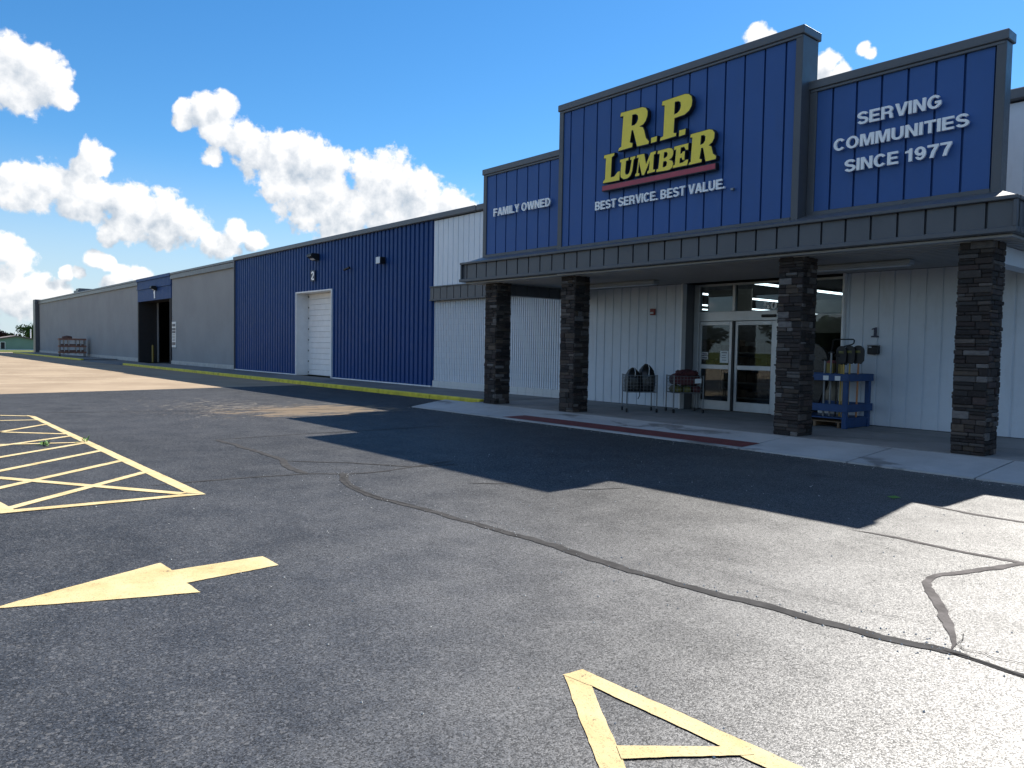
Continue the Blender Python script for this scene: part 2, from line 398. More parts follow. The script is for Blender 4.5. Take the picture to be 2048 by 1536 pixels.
M['wood_old'] = plain("weathered_wood", (.23, .12, .09), .85, var=.35, scale=5, bump=.4, bscale=20)
M['wood_dark'] = plain("dark_lumber", (.16, .085, .065), .85, var=.4, scale=5)
M['red_brown'] = plain("dark_red_sacking", (.085, .018, .020), .7, var=.4, scale=9, bump=.8, bscale=18)
M['olive_bag'] = plain("olive_bag", (.13, .12, .025), .5, var=.6, scale=12, bump=.5, bscale=14)
M['paper'] = plain("paper", (.75, .76, .74), .7, var=.03)
M['dull_yellow'] = plain("dull_yellow", (.26, .19, .04), .6, var=.2)
M['lens'] = plain("lamp_lens", (.62, .66, .70), .2, var=.05)
M['red_dev'] = plain("red_housing", (.22, .03, .025), .4)
M['shelf_stock'] = plain("shelf_stock", (.12, .09, .07), .7, var=.8, scale=5)
M['house_green'] = plain("pale_green_siding", (.17, .27, .22), .6, var=.08, scale=.4)
M['house_roof'] = plain("brown_shingles", (.16, .13, .12), .9, var=.2, scale=.8)
M['leaf_d'] = leaf_mat("dark_leaves", (.012, .022, .010), (.045, .07, .022))
M['leaf_g'] = leaf_mat("green_leaves", (.022, .05, .012), (.085, .15, .03))
M['leaf_r'] = leaf_mat("purple_leaves", (.02, .009, .012), (.05, .022, .024))
M['weed'] = leaf_mat("weed_leaves", (.05, .11, .02), (.13, .24, .05))
M['bark'] = plain("bark", (.06, .045, .035), .9, var=.3, scale=6, bump=.6, bscale=10)

# ------------------------------------------------------------------ mesh builder
class MB:
    def __init__(s): s.v = []; s.f = []; s.mi = []; s.sm = []; s.cols = None
    def add(s, verts, faces, mi=0, smooth=False):
        o = len(s.v); s.v += [tuple(p) for p in verts]
        for f in faces: s.f.append(tuple(i + o for i in f)); s.mi.append(mi); s.sm.append(smooth)
        return s
    def quad(s, a, b, c, d, mi=0): return s.add([a, b, c, d], [(0, 1, 2, 3)], mi)
    def box(s, x0, x1, y0, y1, z0, z1, mi=0):
        v = [(x0, y0, z0), (x1, y0, z0), (x1, y1, z0), (x0, y1, z0), (x0, y0, z1), (x1, y0, z1), (x1, y1, z1), (x0, y1, z1)]
        return s.add(v, [(0, 3, 2, 1), (4, 5, 6, 7), (0, 1, 5, 4), (1, 2, 6, 5), (2, 3, 7, 6), (3, 0, 4, 7)], mi)
    def bbox(s, x0, x1, y0, y1, z0, z1, b=.01, mi=0):
        """box with chamfered edges"""
        vs = []
        for sx in (0, 1):
            for sy in (0, 1):
                for sz in (0, 1):
                    X = (x0, x1)[sx]; Y = (y0, y1)[sy]; Z = (z0, z1)[sz]
                    dx = b * (1 - 2 * sx); dy = b * (1 - 2 * sy); dz = b * (1 - 2 * sz)
                    vs += [(X, Y + dy, Z + dz), (X + dx, Y, Z + dz), (X + dx, Y + dy, Z)]
        def i(sx, sy, sz, k): return (sx * 4 + sy * 2 + sz) * 3 + k
        F = []
        for sx in (0, 1):
            q = [i(sx, 0, 0, 0), i(sx, 1, 0, 0), i(sx, 1, 1, 0), i(sx, 0, 1, 0)]; F.append(q if sx else q[::-1])
        for sy in (0, 1):
            q = [i(0, sy, 0, 1), i(1, sy, 0, 1), i(1, sy, 1, 1), i(0, sy, 1, 1)]; F.append(q[::-1] if sy else q)
        for sz in (0, 1):
            q = [i(0, 0, sz, 2), i(1, 0, sz, 2), i(1, 1, sz, 2), i(0, 1, sz, 2)]; F.append(q if sz else q[::-1])
        for sx in (0, 1):
            for sy in (0, 1): F.append([i(sx, sy, 0, 0), i(sx, sy, 0, 1), i(sx, sy, 1, 1), i(sx, sy, 1, 0)])
            for sz in (0, 1): F.append([i(sx, 0, sz, 0), i(sx, 0, sz, 2), i(sx, 1, sz, 2), i(sx, 1, sz, 0)])
        for sy in (0, 1):
            for sz in (0, 1): F.append([i(0, sy, sz, 1), i(0, sy, sz, 2), i(1, sy, sz, 2), i(1, sy, sz, 1)])
        for sx in (0, 1):
            for sy in (0, 1):
                for sz in (0, 1): F.append([i(sx, sy, sz, 0), i(sx, sy, sz, 1), i(sx, sy, sz, 2)])
        return s.add(vs, F, mi)
    def tube(s, pts, r, n=8, mi=0, r1=None, cap=True):
        pts = [Vector(p) for p in pts]; o = []
        L = len(pts); prev = None
        for j, p in enumerate(pts):
            t = (pts[min(j + 1, L - 1)] - pts[max(j - 1, 0)]).normalized()
            if prev is None:
                a = Vector((0, 0, 1)) if abs(t.z) < .9 else Vector((1, 0, 0))
                prev = t.cross(a).normalized()
            else:
                prev = (prev - t * prev.dot(t)).normalized()
            b = t.cross(prev); rr = r if r1 is None else r + (r1 - r) * j / max(1, L - 1)
            for q in range(n):
                an = 2 * math.pi * q / n
                o.append(p + (prev * math.cos(an) + b * math.sin(an)) * rr)
        F = []
        for j in range(L - 1):
            for q in range(n):
                F.append((j * n + q, j * n + (q + 1) % n, (j + 1) * n + (q + 1) % n, (j + 1) * n + q))
        s.add(o, F, mi, True)
        if cap:
            s.add(o[:n], [tuple(range(n))[::-1]], mi); s.add(o[-n:], [tuple(range(n))], mi)
        return s
    def prism(s, poly, y0, y1, mi=0, axis='y'):
        """poly in (x,z) extruded along y, or (x,y) along z, or (y,z) along x"""
        n = len(poly)
        if axis == 'y': V = [(a, y0, b) for a, b in poly] + [(a, y1, b) for a, b in poly]
        elif axis == 'z': V = [(a, b, y0) for a, b in poly] + [(a, b, y1) for a, b in poly]
        else: V = [(y0, a, b) for a, b in poly] + [(y1, a, b) for a, b in poly]
        F = [tuple(range(n)), tuple(range(n, 2 * n))[::-1]] + [(i, i + n, (i + 1) % n + n, (i + 1) % n) for i in range(n)]
        return s.add(V, F, mi)
    def xform(s, mtx):
        s.v = [tuple(mtx @ Vector(p)) for p in s.v]; return s

ORIG = {}
def base_of(o): return ORIG.get(o.name, Vector((0, 0, 0)))
def build(name, mb, mats, parent=None, origin=(0, 0, 0), fix=True):
    """ONE mesh object out of a builder; vertices are given in world space, parent empties carry the base point"""
    if not isinstance(mats, (list, tuple)): mats = [mats]
    off = base_of(parent) if parent else Vector(origin)
    me = bpy.data.meshes.new(name)
    me.from_pydata([tuple(Vector(p) - off) for p in mb.v], [], mb.f)
    for m in mats: me.materials.append(m)
    me.polygons.foreach_set('material_index', mb.mi)
    me.polygons.foreach_set('use_smooth', mb.sm)
    if mb.cols:
        at = me.color_attributes.new('stone', 'FLOAT_COLOR', 'CORNER')
        buf = []
        for poly, c in zip(me.polygons, mb.cols): buf += list(c) * poly.loop_total
        at.data.foreach_set('color', buf)
    me.update()
    if fix:
        import bmesh
        bm = bmesh.new(); bm.from_mesh(me); bmesh.ops.recalc_face_normals(bm, faces=bm.faces); bm.to_mesh(me); bm.free()
    o = bpy.data.objects.new(name, me); COL.objects.link(o)
    if parent: o.parent = parent; ORIG[o.name] = base_of(parent)
    else: o.location = off; ORIG[o.name] = off
    return o
def tag(o, label=None, cat=None, group=None, kind=None):
    for k, v in (('label', label), ('category', cat), ('group', group), ('kind', kind)):
        if v: o[k] = v
    return o
def thing(name, label, cat, loc=(0, 0, 0), group=None):
    o = bpy.data.objects.new(name, None); COL.objects.link(o)
    o.empty_display_size = .2; o.location = loc; ORIG[o.name] = Vector(loc)
    return tag(o, label, cat, group)
def copy_tree(o, parent=None, loc=None, label=None):
    c = o.copy(); COL.objects.link(c)
    if parent: c.parent = parent
    if loc is not None: c.location = loc
    if label: c['label'] = label
    for ch in list(o.children): copy_tree(ch, c)
    return c
def structure(name, mb, mats, origin=(0, 0, 0)): return tag(build(name, mb, mats, None, origin), kind='structure')

# ------------------------------------------------------------------ lettering
def curve_mesh(cu):
    o = bpy.data.objects.new("tmp", cu); COL.objects.link(o)
    dg = bpy.context.evaluated_depsgraph_get(); dg.update()
    me = bpy.data.meshes.new_from_object(o.evaluated_get(dg))
    bpy.data.objects.remove(o); bpy.data.curves.remove(cu)
    V = [tuple(v.co) for v in me.vertices]; F = [tuple(p.vertices) for p in me.polygons]
    bpy.data.meshes.remove(me)
    return V, F
def poly_raw(loops, offset, y_front, y_back):
    cu = bpy.data.curves.new("tmp", 'CURVE'); cu.dimensions = '2D'; cu.fill_mode = 'BOTH'
    cu.extrude = abs(y_back - y_front) / 2; cu.offset = offset
    for lp in loops:
        sp = cu.splines.new('POLY'); sp.points.add(len(lp) - 1)
        for p, q in zip(sp.points, lp): p.co = (q[0], q[1], 0, 1)
        sp.use_cyclic_u = True
    V, F = curve_mesh(cu)
    ym = (y_front + y_back) / 2
    return [(x, ym - z, y) for x, y, z in V], F

# ------------------------------------------------------------------ bold grotesque capitals, cap height 1
T = .185
def arc(cx, cy, rx, ry, a0, a1, n=12):
    return [(cx + rx * math.cos(R(a0 + (a1 - a0) * i / n)), cy + ry * math.sin(R(a0 + (a1 - a0) * i / n))) for i in range(n + 1)]
def stroke(path, t=T):
    """outline of a thick open path"""
    L, Rr = [], []; n = len(path)
    for i, p in enumerate(path):
        def unit(a, b):
            d = math.hypot(b[0] - a[0], b[1] - a[1]) or 1; return ((b[0] - a[0]) / d, (b[1] - a[1]) / d)
        u = unit(path[i - 1], p) if i else unit(p, path[1]); v = unit(p, path[i + 1]) if i < n - 1 else u
        nx, ny = -(u[1] + v[1]), (u[0] + v[0]); m = math.hypot(nx, ny) or 1; nx /= m; ny /= m
        k = t / 2 / max(.5, nx * -u[1] + ny * u[0])
        L.append((p[0] + nx * k, p[1] + ny * k)); Rr.append((p[0] - nx * k, p[1] - ny * k))
    return L + Rr[::-1]
def glyph(c):
    t = T; h = t / 2
    if c == 'E': return [[(0, 0), (.62, 0), (.62, t), (t, t), (t, .42), (.57, .42), (.57, .59), (t, .59), (t, 1 - t), (.61, 1 - t), (.61, 1), (0, 1)]], .66
    if c == 'F': return [[(0, 0), (t, 0), (t, .40), (.52, .40), (.52, .58), (t, .58), (t, 1 - t), (.58, 1 - t), (.58, 1), (0, 1)]], .61
    if c == 'I': return [[(0, 0), (t, 0), (t, 1), (0, 1)]], .21
    if c == 'L': return [[(0, 0), (.57, 0), (.57, t), (t, t), (t, 1), (0, 1)]], .58
    if c == 'T': return [[(.225, 0), (.225 + t, 0), (.225 + t, 1 - t), (.635, 1 - t), (.635, 1), (0, 1), (0, 1 - t), (.225, 1 - t)]], .64
    if c == 'N': return [[(0, 0), (t, 0), (t, .66), (.50, 0), (.69, 0), (.69, 1), (.69 - t, 1), (.69 - t, .34), (.19, 1), (0, 1)]], .72
    if c == 'M': return [[(0, 0), (.175, 0), (.175, .74), (.345, 0), (.505, 0), (.675, .74), (.675, 0), (.85, 0), (.85, 1), (.58, 1), (.425, .32), (.27, 1), (0, 1)]], .88
    if c == 'V': return [[(.27, 0), (.47, 0), (.74, 1), (.535, 1), (.37, .28), (.205, 1), (0, 1)]], .72
    if c == 'W': return [[(.20, 0), (.39, 0), (.52, .62), (.65, 0), (.84, 0), (1.04, 1), (.845, 1), (.735, .30), (.605, 1), (.435, 1), (.305, .30), (.195, 1), (0, 1)]], 1.04
    if c == 'Y': return [[(.26, 0), (.26 + t, 0), (.26 + t, .38), (.705, 1), (.49, 1), (.353, .58), (.215, 1), (0, 1), (.26, .38)]], .69
    if c == 'A': return [[(0, 0), (.205, 0), (.265, .20), (.505, .20), (.565, 0), (.77, 0), (.495, 1), (.275, 1)], [(.315, .365), (.455, .365), (.385, .66)]], .78
    if c == 'U': return [stroke([(h, 1), (h, .6)] + arc(.345, .345, .345 - h, .345 - h + .012, 180, 360, 14) + [(.69 - h, .6), (.69 - h, 1)])], .73
    if c == 'C': return [stroke(arc(.375, .5, .375 - h, .515 - h, 38, 322, 22))], .74
    if c == 'G': return [stroke(arc(.385, .5, .385 - h, .515 - h, 40, 318, 20) + [(.665, .28), (.665, .455), (.42, .455)], t * .96)], .80
    if c == 'S': return [stroke(arc(.325, .715, .245, .20, 18, 255, 14) + arc(.335, .285, .25, .205, 82, -165, 14), t * .98)], .68
    if c in 'O0':
        w = .78 if c == 'O' else .58
        return [arc(w / 2, .5, w / 2, .515, 0, 345, 23), arc(w / 2, .5, w / 2 - t, .515 - t * .95, 0, 340, 17)], w + .03
    if c == 'D': return [[(0, 0)] + arc(.30, .5, .38, .5, -90, 90, 14) + [(0, 1)], [(t, t * .92)] + arc(.29, .5, .21, .5 - t * .92, -90, 90, 12) + [(t, 1 - t * .92)]], .72
    if c == 'R': return [[(0, 0), (t, 0), (t, .385), (.33, .385)] + arc(.35, .25, .13, .135, 90, 10, 5) + [(.49, .06), (.515, 0), (.725, 0), (.685, .07), (.665, .28)] + arc(.54, .31, .125, .14, 0, 60, 4) + arc(.40, .715, .285, .285, -45, 90, 12) + [(0, 1)],
                         [(t, .55)] + arc(.39, .69, .11, .14, -90, 90, 8) + [(t, .83)]], .75
    if c == 'B': return [[(0, 0)] + arc(.38, .285, .30, .285, -90, 62, 11) + arc(.37, .765, .27, .235, -55, 90, 10) + [(0, 1)],
                         [(t, .16)] + arc(.37, .285, .12, .125, -90, 90, 8) + [(t, .41)], [(t, .575)] + arc(.355, .71, .10, .132, -90, 90, 8) + [(t, .842)]], .72
    if c == '1': return [[(.20, 0), (.20 + t, 0), (.20 + t, 1), (.245, 1), (.20, .88), (.0, .82), (.0, .67), (.20, .70)]], .47
    if c == '7': return [[(.13, 0), (.335, 0), (.42, .40), (.60, .84), (.60, 1), (0, 1), (0, .82), (.39, .82), (.24, .50)]], .63
    if c == '9': return [arc(.31, .50, .31, .51, -150, 90, 16) + arc(.30, .67, .30, .34, 96, 298, 14) + [(.435, .36)] + arc(.31, .40, .12, .24, -15, -150, 8),
                         arc(.295, .68, .115, .165, 0, 340, 14)], .63
    if c == '2': return [stroke(arc(.29, .70, .205, .21, 170, -30, 12) + [(.36, .42), (.15, .20), (.08, h)], t) , [(.0, 0), (.58, 0), (.58, t * .9), (.0, t * .9)]][:1] + [[(.165, .001), (.58, .001), (.58, t * .92), (.165, t * .92)]], .62
    if c == '5': return [[(.52, 1), (.09, 1), (.03, .46), (.19, .43)] + arc(.28, .33, .115, .17, 110, -155, 12) + arc(.29, .325, .30, .34, -160, 104, 16) + [(.245, .83), (.52, .83)]], .62
    if c == '.': return [[(0, 0), (.19, 0), (.19, .19), (0, .19)]], .22
    return [], .30
def sign_text(parent, s, x0, x1, z0, z1, yf, depth, mat, bold=0, name='letter', gap=.055):
    """each letter of s a mesh of its own, filling x0..x1 / z0..z1, its face at yf"""
    x = 0; out = []
    for ch in s:
        loops, adv = glyph(ch)
        if loops: out.append((x, loops, ch)); x += adv + gap
        else: x += adv
    tot = max(p[0] + ox for ox, lp, c in out for l in lp for p in l); k = (x1 - x0) / tot; hz = z1 - z0
    for ox, loops, ch in out:
        L = [[(x0 + (ox + px) * k, z0 + pz * hz) for px, pz in lp] for lp in loops]
        mb = MB(); V, F = poly_raw(L, 0.0, yf, yf + depth); mb.add(V, F)
        build('full_stop' if ch == '.' else name, mb, mat, parent)

# ------------------------------------------------------------------ sheet helpers
def siding(x0, x1, z0, z1, y, pitch, kind, phase=0.0, bottom=True):
    """profiled metal panel facing -Y as one strip of faces"""
    prof = {'r': [(0, 0), (.80, 0), (.84, .045), (.96, .045), (1, 0)],
            'deep': [(0, 0), (.60, 0), (.66, .055), (.94, .055), (1, 0)],
            'low': [(0, 0), (.86, 0), (.88, .020), (.98, .020), (1, 0)],
            'seam': [(0, 0), (.91, 0), (.91, .055), (1, .055), (1, 0)],
            'flute': [(0, 0), (.52, 0), (.55, .085), (.95, .085), (.98, 0), (1, 0)]}[kind]
    P = []
    i = math.floor((x0 - phase) / pitch) - 1
    while phase + i * pitch < x1 + pitch:
        for a, d in prof[:-1]: P.append((phase + (i + a) * pitch, d))
        i += 1
    Q = [p for p in P if x0 < p[0] < x1]
    def at(x):
        for a, b in zip(P, P[1:]):
            if a[0] <= x <= b[0]: return a[1] if b[0] - a[0] < 1e-9 else a[1] + (b[1] - a[1]) * (x - a[0]) / (b[0] - a[0])
        return 0
    Q = [(x0, at(x0))] + Q + [(x1, at(x1))]
    n = len(Q); mb = MB()
    V = [(a, y + d, z0) for a, d in Q] + [(a, y + d, z1) for a, d in Q]
    mb.add(V, [(j, j + 1, n + j + 1, n + j) for j in range(n - 1)])
    # backing so the sheet has depth and closed edges
    B = [(a, y + .13, z0) for a, d in Q] + [(a, y + .13, z1) for a, d in Q]
    mb.add([V[j] for j in range(n)] + [B[j] for j in range(n)], [(j, n + j, n + j + 1, j + 1) for j in range(n - 1)])
    mb.add([V[n + j] for j in range(n)] + [B[n + j] for j in range(n)], [(j, j + 1, n + j + 1, n + j) for j in range(n - 1)])
    mb.add([V[0], V[n], B[n], B[0]], [(0, 1, 2, 3)]); mb.add([V[n - 1], V[2 * n - 1], B[2 * n - 1], B[n - 1]], [(0, 3, 2, 1)])
    mb.add([B[0], B[n - 1], B[2 * n - 1], B[n]], [(0, 3, 2, 1)])
    return mb
def ribbon(pts, w, z, wob=0.0, taper=True, seed=1):
    """flat strip along a path on the ground with an uneven edge"""
    rr = random.Random(seed); P = [Vector((a, b, 0)) for a, b in pts]
    D = []
    for a, b in zip(P, P[1:]):
        n = max(2, int((b - a).length / .06))
        n = min(n, 60)
        for i in range(n): D.append(a.lerp(b, i / n))
    D.append(P[-1])
    # smooth
    for _ in range(2):
        D = [D[0]] + [(D[i - 1] + D[i] * 2 + D[i + 1]) / 4 for i in range(1, len(D) - 1)] + [D[-1]]
    mb = MB(); V = []; n = len(D)
    off = 0; lf = 0
    for i, p in enumerate(D):
        t = (D[min(i + 1, n - 1)] - D[max(i - 1, 0)]).normalized(); s = Vector((-t.y, t.x, 0))
        off = off * .8 + rr.uniform(-wob, wob)
        lf = lf * .85 + rr.uniform(-.09, .09); ww = w * (1 + lf + rr.uniform(-.14, .14)) * (min(1, (i + .4) / (3 * taper), (n - 1 - i + .4) / (3 * taper)) if taper else 1)
        a = p + s * (off + ww / 2); b = p + s * (off - ww / 2)
        V += [(a.x, a.y, z), (b.x, b.y, z)]
    mb.add(V, [(2 * i, 2 * i + 1, 2 * i + 3, 2 * i + 2) for i in range(n - 1)])
    return mb
def ragged(poly, seed=0, amp=.0026, step=.035):
    """outline of a painted shape with a slightly uneven, brushed edge"""
    rr = random.Random(seed); o = []
    n = len(poly)
    for i in range(n):
        a = Vector(poly[i]); b = Vector(poly[(i + 1) % n]); L = (b - a).length; c = max(1, min(90, int(L / step)))
        nrm = Vector((-(b - a).y, (b - a).x, 0)).normalized(); d = 0
        for j in range(c):
            d = d * .6 + rr.uniform(-amp, amp)
            o.append(tuple(a.lerp(b, j / c) + (nrm * d if j else Vector((0, 0, 0)))))
    return o
def sheet(mb, poly, seed=0):
    q = ragged(poly, seed); return mb.add(q, [tuple(range(len(q)))])

# ================================================================== THE SETTING
Z_WALK = 0.12
YW = 15.9                     # face of the long wall
# ground: one sheet to the horizon, falling away gently to the west
mb = MB()
xs = [3000, 60, -112, -125, -285, -600, -3500]; zs = [-.05, -.05, -.05, -.08, -1.75, -2.4, -2.4]
for i in range(len(xs) - 1):
    mb.quad((xs[i], -3000, zs[i]), (xs[i], 3000, zs[i]), (xs[i + 1], 3000, zs[i + 1]), (xs[i + 1], -3000, zs[i + 1]))
structure('ground', mb, M['grass'])
# lot joint runs slightly askew: (x, y)
JA, JB = (-19.6, -40), (-28.1, 13.0)
mb = MB(); mb.add([(JA[0], JA[1], 0), (45, -40, 0), (45, 16.2, 0), (-28.6, 16.2, 0), (JB[0], JB[1], 0)], [(0, 1, 2, 3, 4)])
structure('asphalt', mb, M['asphalt'])
mb = MB(); mb.add([(-113, -40, 0), (JA[0], JA[1], 0), (JB[0], JB[1], 0), (-28.6, 16.2, 0), (-113, 16.2, 0)], [(0, 1, 2, 3, 4)])
structure('concrete_lot', mb, M['tan'])
# walk along the wall with joints
mb = MB()
for (a, b) in ((-56, -46), (-46, -36), (-36, -28), (-28, -22), (-22, -16.35), (-106, -96), (-96, -82), (-82, -69)):
    mb.bbox(a + .012, b - .012, 13.42, 15.86, -.04, Z_WALK, .012)
mb.bbox(-68.9, -56.1, 13.0, 15.86, -.04, .025, .01)
structure('walkway', mb, M['walk'])
mb = MB()
x = -56.0
while x < -17.2:
    e = min(x + 3.05, -16.9)
    t0 = .0 if x > -56 else .10
    y0, y1 = 13.2, 13.40
    mb.bbox(x + .008, e - .008, y0, y1, -.05, Z_WALK + .012, .025); x = e
x = -106
while x < -69.2:
    e = min(x + 3.05, -69.0); mb.bbox(x + .008, e - .008, 13.2, 13.40, -.05, Z_WALK + .012, .025); x = e
structure('kerb', mb, M['kerb_yellow'])
# sloping apron in front of the canopy: slabs with joints
def apron_z(y): return .022 + max(0, min(1.5, y - 10.95)) / 1.5 * .098
jx = [-16.9, -14.35, -11.9, -9.4, -7.05, -5.24, -3.55, -1.2, 1.6, 4.4, 8, 12, 18]
mb = MB()
for i, (a, b) in enumerate(zip(jx, jx[1:])):
    a2 = a + .012; b2 = b - .012; ya = 10.93; yb = 12.44
    a3 = a2 if i else a2 - .62                      # flared west end
    V = [(a2, ya, .02), (b2, ya, .02), (b2, yb, .118), (a3, yb, .118), (a2, ya, -.05), (b2, ya, -.05), (b2, yb, -.05), (a3, yb, -.05)]
    mb.add(V, [(0, 1, 2, 3), (0, 4, 5, 1), (1, 5, 6, 2), (2, 6, 7, 3), (3, 7, 4, 0)])
structure('apron', mb, M['apron'])
mb = MB(); mb.quad((-17.3, 10.99, .008), (18, 10.99, .008), (18, 12.5, .09), (-17.3, 12.5, .09))
structure('apron_joint', mb, M['joint'])
mb = MB()
for a, b in ((-16.3, -13.2), (-13.2, -9.6), (-9.6, -6.2), (-6.2, -3.2), (-3.2, 18)):
    mb.bbox(a + .008, b - .008, 12.47, 16.9, -.04, Z_WALK, .008)
structure('porch_floor', mb, M['porch'])
# red painted strip on the apron
mb = MB()
a = (-13.29, 11.03); b = (-7.05, 11.03); c = (-7.02, 11.52); d = (-13.05, 11.52)
n = 24
for i in range(n):
    f, g = i / n, (i + 1) / n
    P = [(a[0] + (b[0] - a[0]) * f, a[1]), (a[0] + (b[0] - a[0]) * g, a[1]), (d[0] + (c[0] - d[0]) * g, c[1]), (d[0] + (c[0] - d[0]) * f, c[1])]
    mb.add([(p[0], p[1], apron_z(p[1]) + .004) for p in P], [(0, 1, 2, 3)])
structure('red_strip', mb, M['red_paint'])

# crack sealing and cracks
mb = MB()
main = [(-8.6, 4.55), (-8.41, 4.48), (-7.9, 4.22), (-7.31, 4.08), (-6.88, 4.07), (-6.09, 4.17), (-5.47, 4.19), (-5.09, 4.22), (-4.45, 4.23), (-3.68, 4.21), (-3.0, 4.24), (-2.33, 4.33), (-1.85, 4.35), (-1.60, 4.42), (-1.50, 4.45), (-1.40, 4.43)]
S = []
S.append((main, .088, .0045, .012)); S.append(([(-1.55, 4.43), (-1.38, 4.43), (-1.17, 4.40), (-.9, 4.36), (-.5, 4.4)], .05, .0045, .01))
S.append(([(-12.66, 4.37), (-11.88, 4.41), (-10.86, 4.40), (-10.1, 4.38), (-9.55, 4.21), (-9.03, 4.11), (-8.73, 4.14)], .085, .0048, .016))
S.append(([(-8.97, 2.38), (-8.94, 2.92), (-8.88, 3.48), (-8.75, 4.12), (-8.44, 4.57), (-8.36, 4.95), (-8.52, 5.74), (-8.6, 6.3)], .045, .0042, .008))
S.append(([(-9.88, 4.36), (-9.24, 5.0), (-8.86, 5.24), (-8.46, 5.53), (-8.3, 6.2)], .04, .0052, .008))
S.append(([(-19.32, 2.89), (-18.63, 4.96), (-17.51, 7.59), (-17.2, 9)], .05, .0042, .006))
S.append(([(-12.66, 4.37), (-12.69, 5.97), (-12.64, 6.83), (-12.5, 9)], .04, .0055, .008))
S.append(([(-7.11, 5.38), (-6.83, 5.66), (-6.72, 5.83)], .035, .0042, .006))
S.append(([(-6.05, 6.12), (-5.77, 6.74)], .03, .0042, .006))
for i, (p, wd, z, wb) in enumerate(S):
    r_ = ribbon(p, wd, z, wb, True, i + 3); mb.add(r_.v, r_.f)
structure('crack_sealant', mb, M['seal'])
mb = MB()
S = [([(-1.53, 4.46), (-1.55, 4.56), (-1.68, 4.83), (-1.84, 5.18), (-2.0, 5.46), (-2.12, 5.67), (-2.14, 5.80), (-2.12, 5.92), (-2.01, 6.27), (-1.84, 6.8), (-1.6, 7.5)], .068, .0049, .010),
     ([(-3.25, 6.8), (-2.83, 6.84), (-2.36, 6.78), (-1.87, 6.82), (-1.2, 6.8)], .06, .0045, .008),
     ([(-3.38, 8.66), (-2.74, 8.49), (-2.32, 8.51), (-1.5, 8.5)], .07, .0045, .008)]
for i, (p, wd, z, wb) in enumerate(S):
    r_ = ribbon(p, wd, z, wb, 3, i + 40); mb.add(r_.v, r_.f)
structure('dusty_sealant', mb, M['seal_dusty'])
mb = MB()
S = [([(-8.41, 4.48), (-8.30, 4.46), (-8.27, 4.34), (-8.16, 4.36), (-8.02, 4.27)], .014),
     ([(-1.60, 4.72), (-1.68, 4.72), (-1.74, 4.66)], .005), ([(-1.55, 4.56), (-1.46, 4.53), (-1.41, 4.57), (-1.34, 4.53), (-1.21, 4.56), (-.9, 4.6)], .007),
     ([(-1.52, 4.44), (-1.38, 4.43), (-1.2, 4.39), (-1.1, 4.40), (-.8, 4.35)], .010),
     ([(-2.12, 5.80), (-2.22, 5.86), (-2.30, 5.84)], .005), ([(-1.60, 4.80), (-1.56, 4.72), (-1.52, 4.52)], .005),
     ([(-5.5, 4.24), (-5.43, 4.33), (-5.25, 4.38)], .007), ([(-3.37, 4.76), (-3.1, 4.72), (-2.92, 4.71), (-2.7, 4.67), (-2.53, 4.69), (-2.2, 4.71), (-1.92, 4.78), (-1.7, 4.79)], .004),
     ([(-8.02, 4.27), (-7.7, 4.17), (-7.3, 4.12), (-6.9, 4.10), (-6.3, 4.19)], .010), ([(-3.1, 6.5), (-2.7, 6.42), (-2.5, 6.30), (-2.25, 6.36)], .005)]
def jag(p, sd):
    rr = random.Random(sd); q = [p[0]]
    for a, b in zip(p, p[1:]):
        for f in (.33, .66): q.append((a[0] + (b[0] - a[0]) * f + rr.uniform(-.018, .018), a[1] + (b[1] - a[1]) * f + rr.uniform(-.018, .018)))
        q.append(b)
    return q
S = [(jag(p, i), wd) for i, (p, wd) in enumerate(S)]
for i, (p, wd) in enumerate(S):
    r_ = ribbon(p, wd, .0075, .003, True, i + 70); mb.add(r_.v, r_.f)
structure('crack', mb, M['crack'])

# faded parking lines on the tan lot
mb = MB()
for i in range(11):
    x = -33.0 - 2.75 * i
    r_ = ribbon([(x + .35, 3.2 + (i % 3) * .4), (x, 8.6)], .11, .004, .004, True, 90 + i); mb.add(r_.v, r_.f)
structure('parking_lines', mb, M['faded_paint'])

# ---- painted markings: each a sheet 4 mm above the asphalt
def line_poly(a, b, wd, mb, z=.0045, ext=0.0):
    A = Vector((a[0], a[1], z)); B = Vector((b[0], b[1], z)); t = (B - A).normalized(); s = Vector((-t.y, t.x, 0)) * wd / 2
    A = A - t * ext; B = B + t * ext
    sheet(mb, [tuple(q) for q in (A - s, B - s, B + s, A + s)], int(abs(a[0] * 100)))
hatch = thing('painted_island', 'yellow crosshatched no parking island painted on the dark asphalt, weeds growing in it', 'road marking', (-12, 1.8, 0))
mb = MB()
sheet(mb, [(-8.12, 2.71, .0045), (-18.5, 2.68, .0045), (-18.85, 2.58, .0045), (-8.35, 2.57, .0045)], 7)
sheet(mb, [(-8.12, 2.705, .0075), (-8.27, .90, .0075), (-8.39, 1.04, .0075), (-8.25, 2.58, .0075)], 7)
sheet(mb, [(-8.27, .90, .0048), (-9.2, .84, .0048), (-9.2, .95, .0048), (-8.39, 1.04, .0048)], 7)
line_poly((-18.55, 2.62), (-19.4, 1.7), .11, mb, .0085); line_poly((-19.4, 1.7), (-21.5, 1.2), .11, mb, .0045)
build('outline', mb, M['yellow_paint'], hatch)
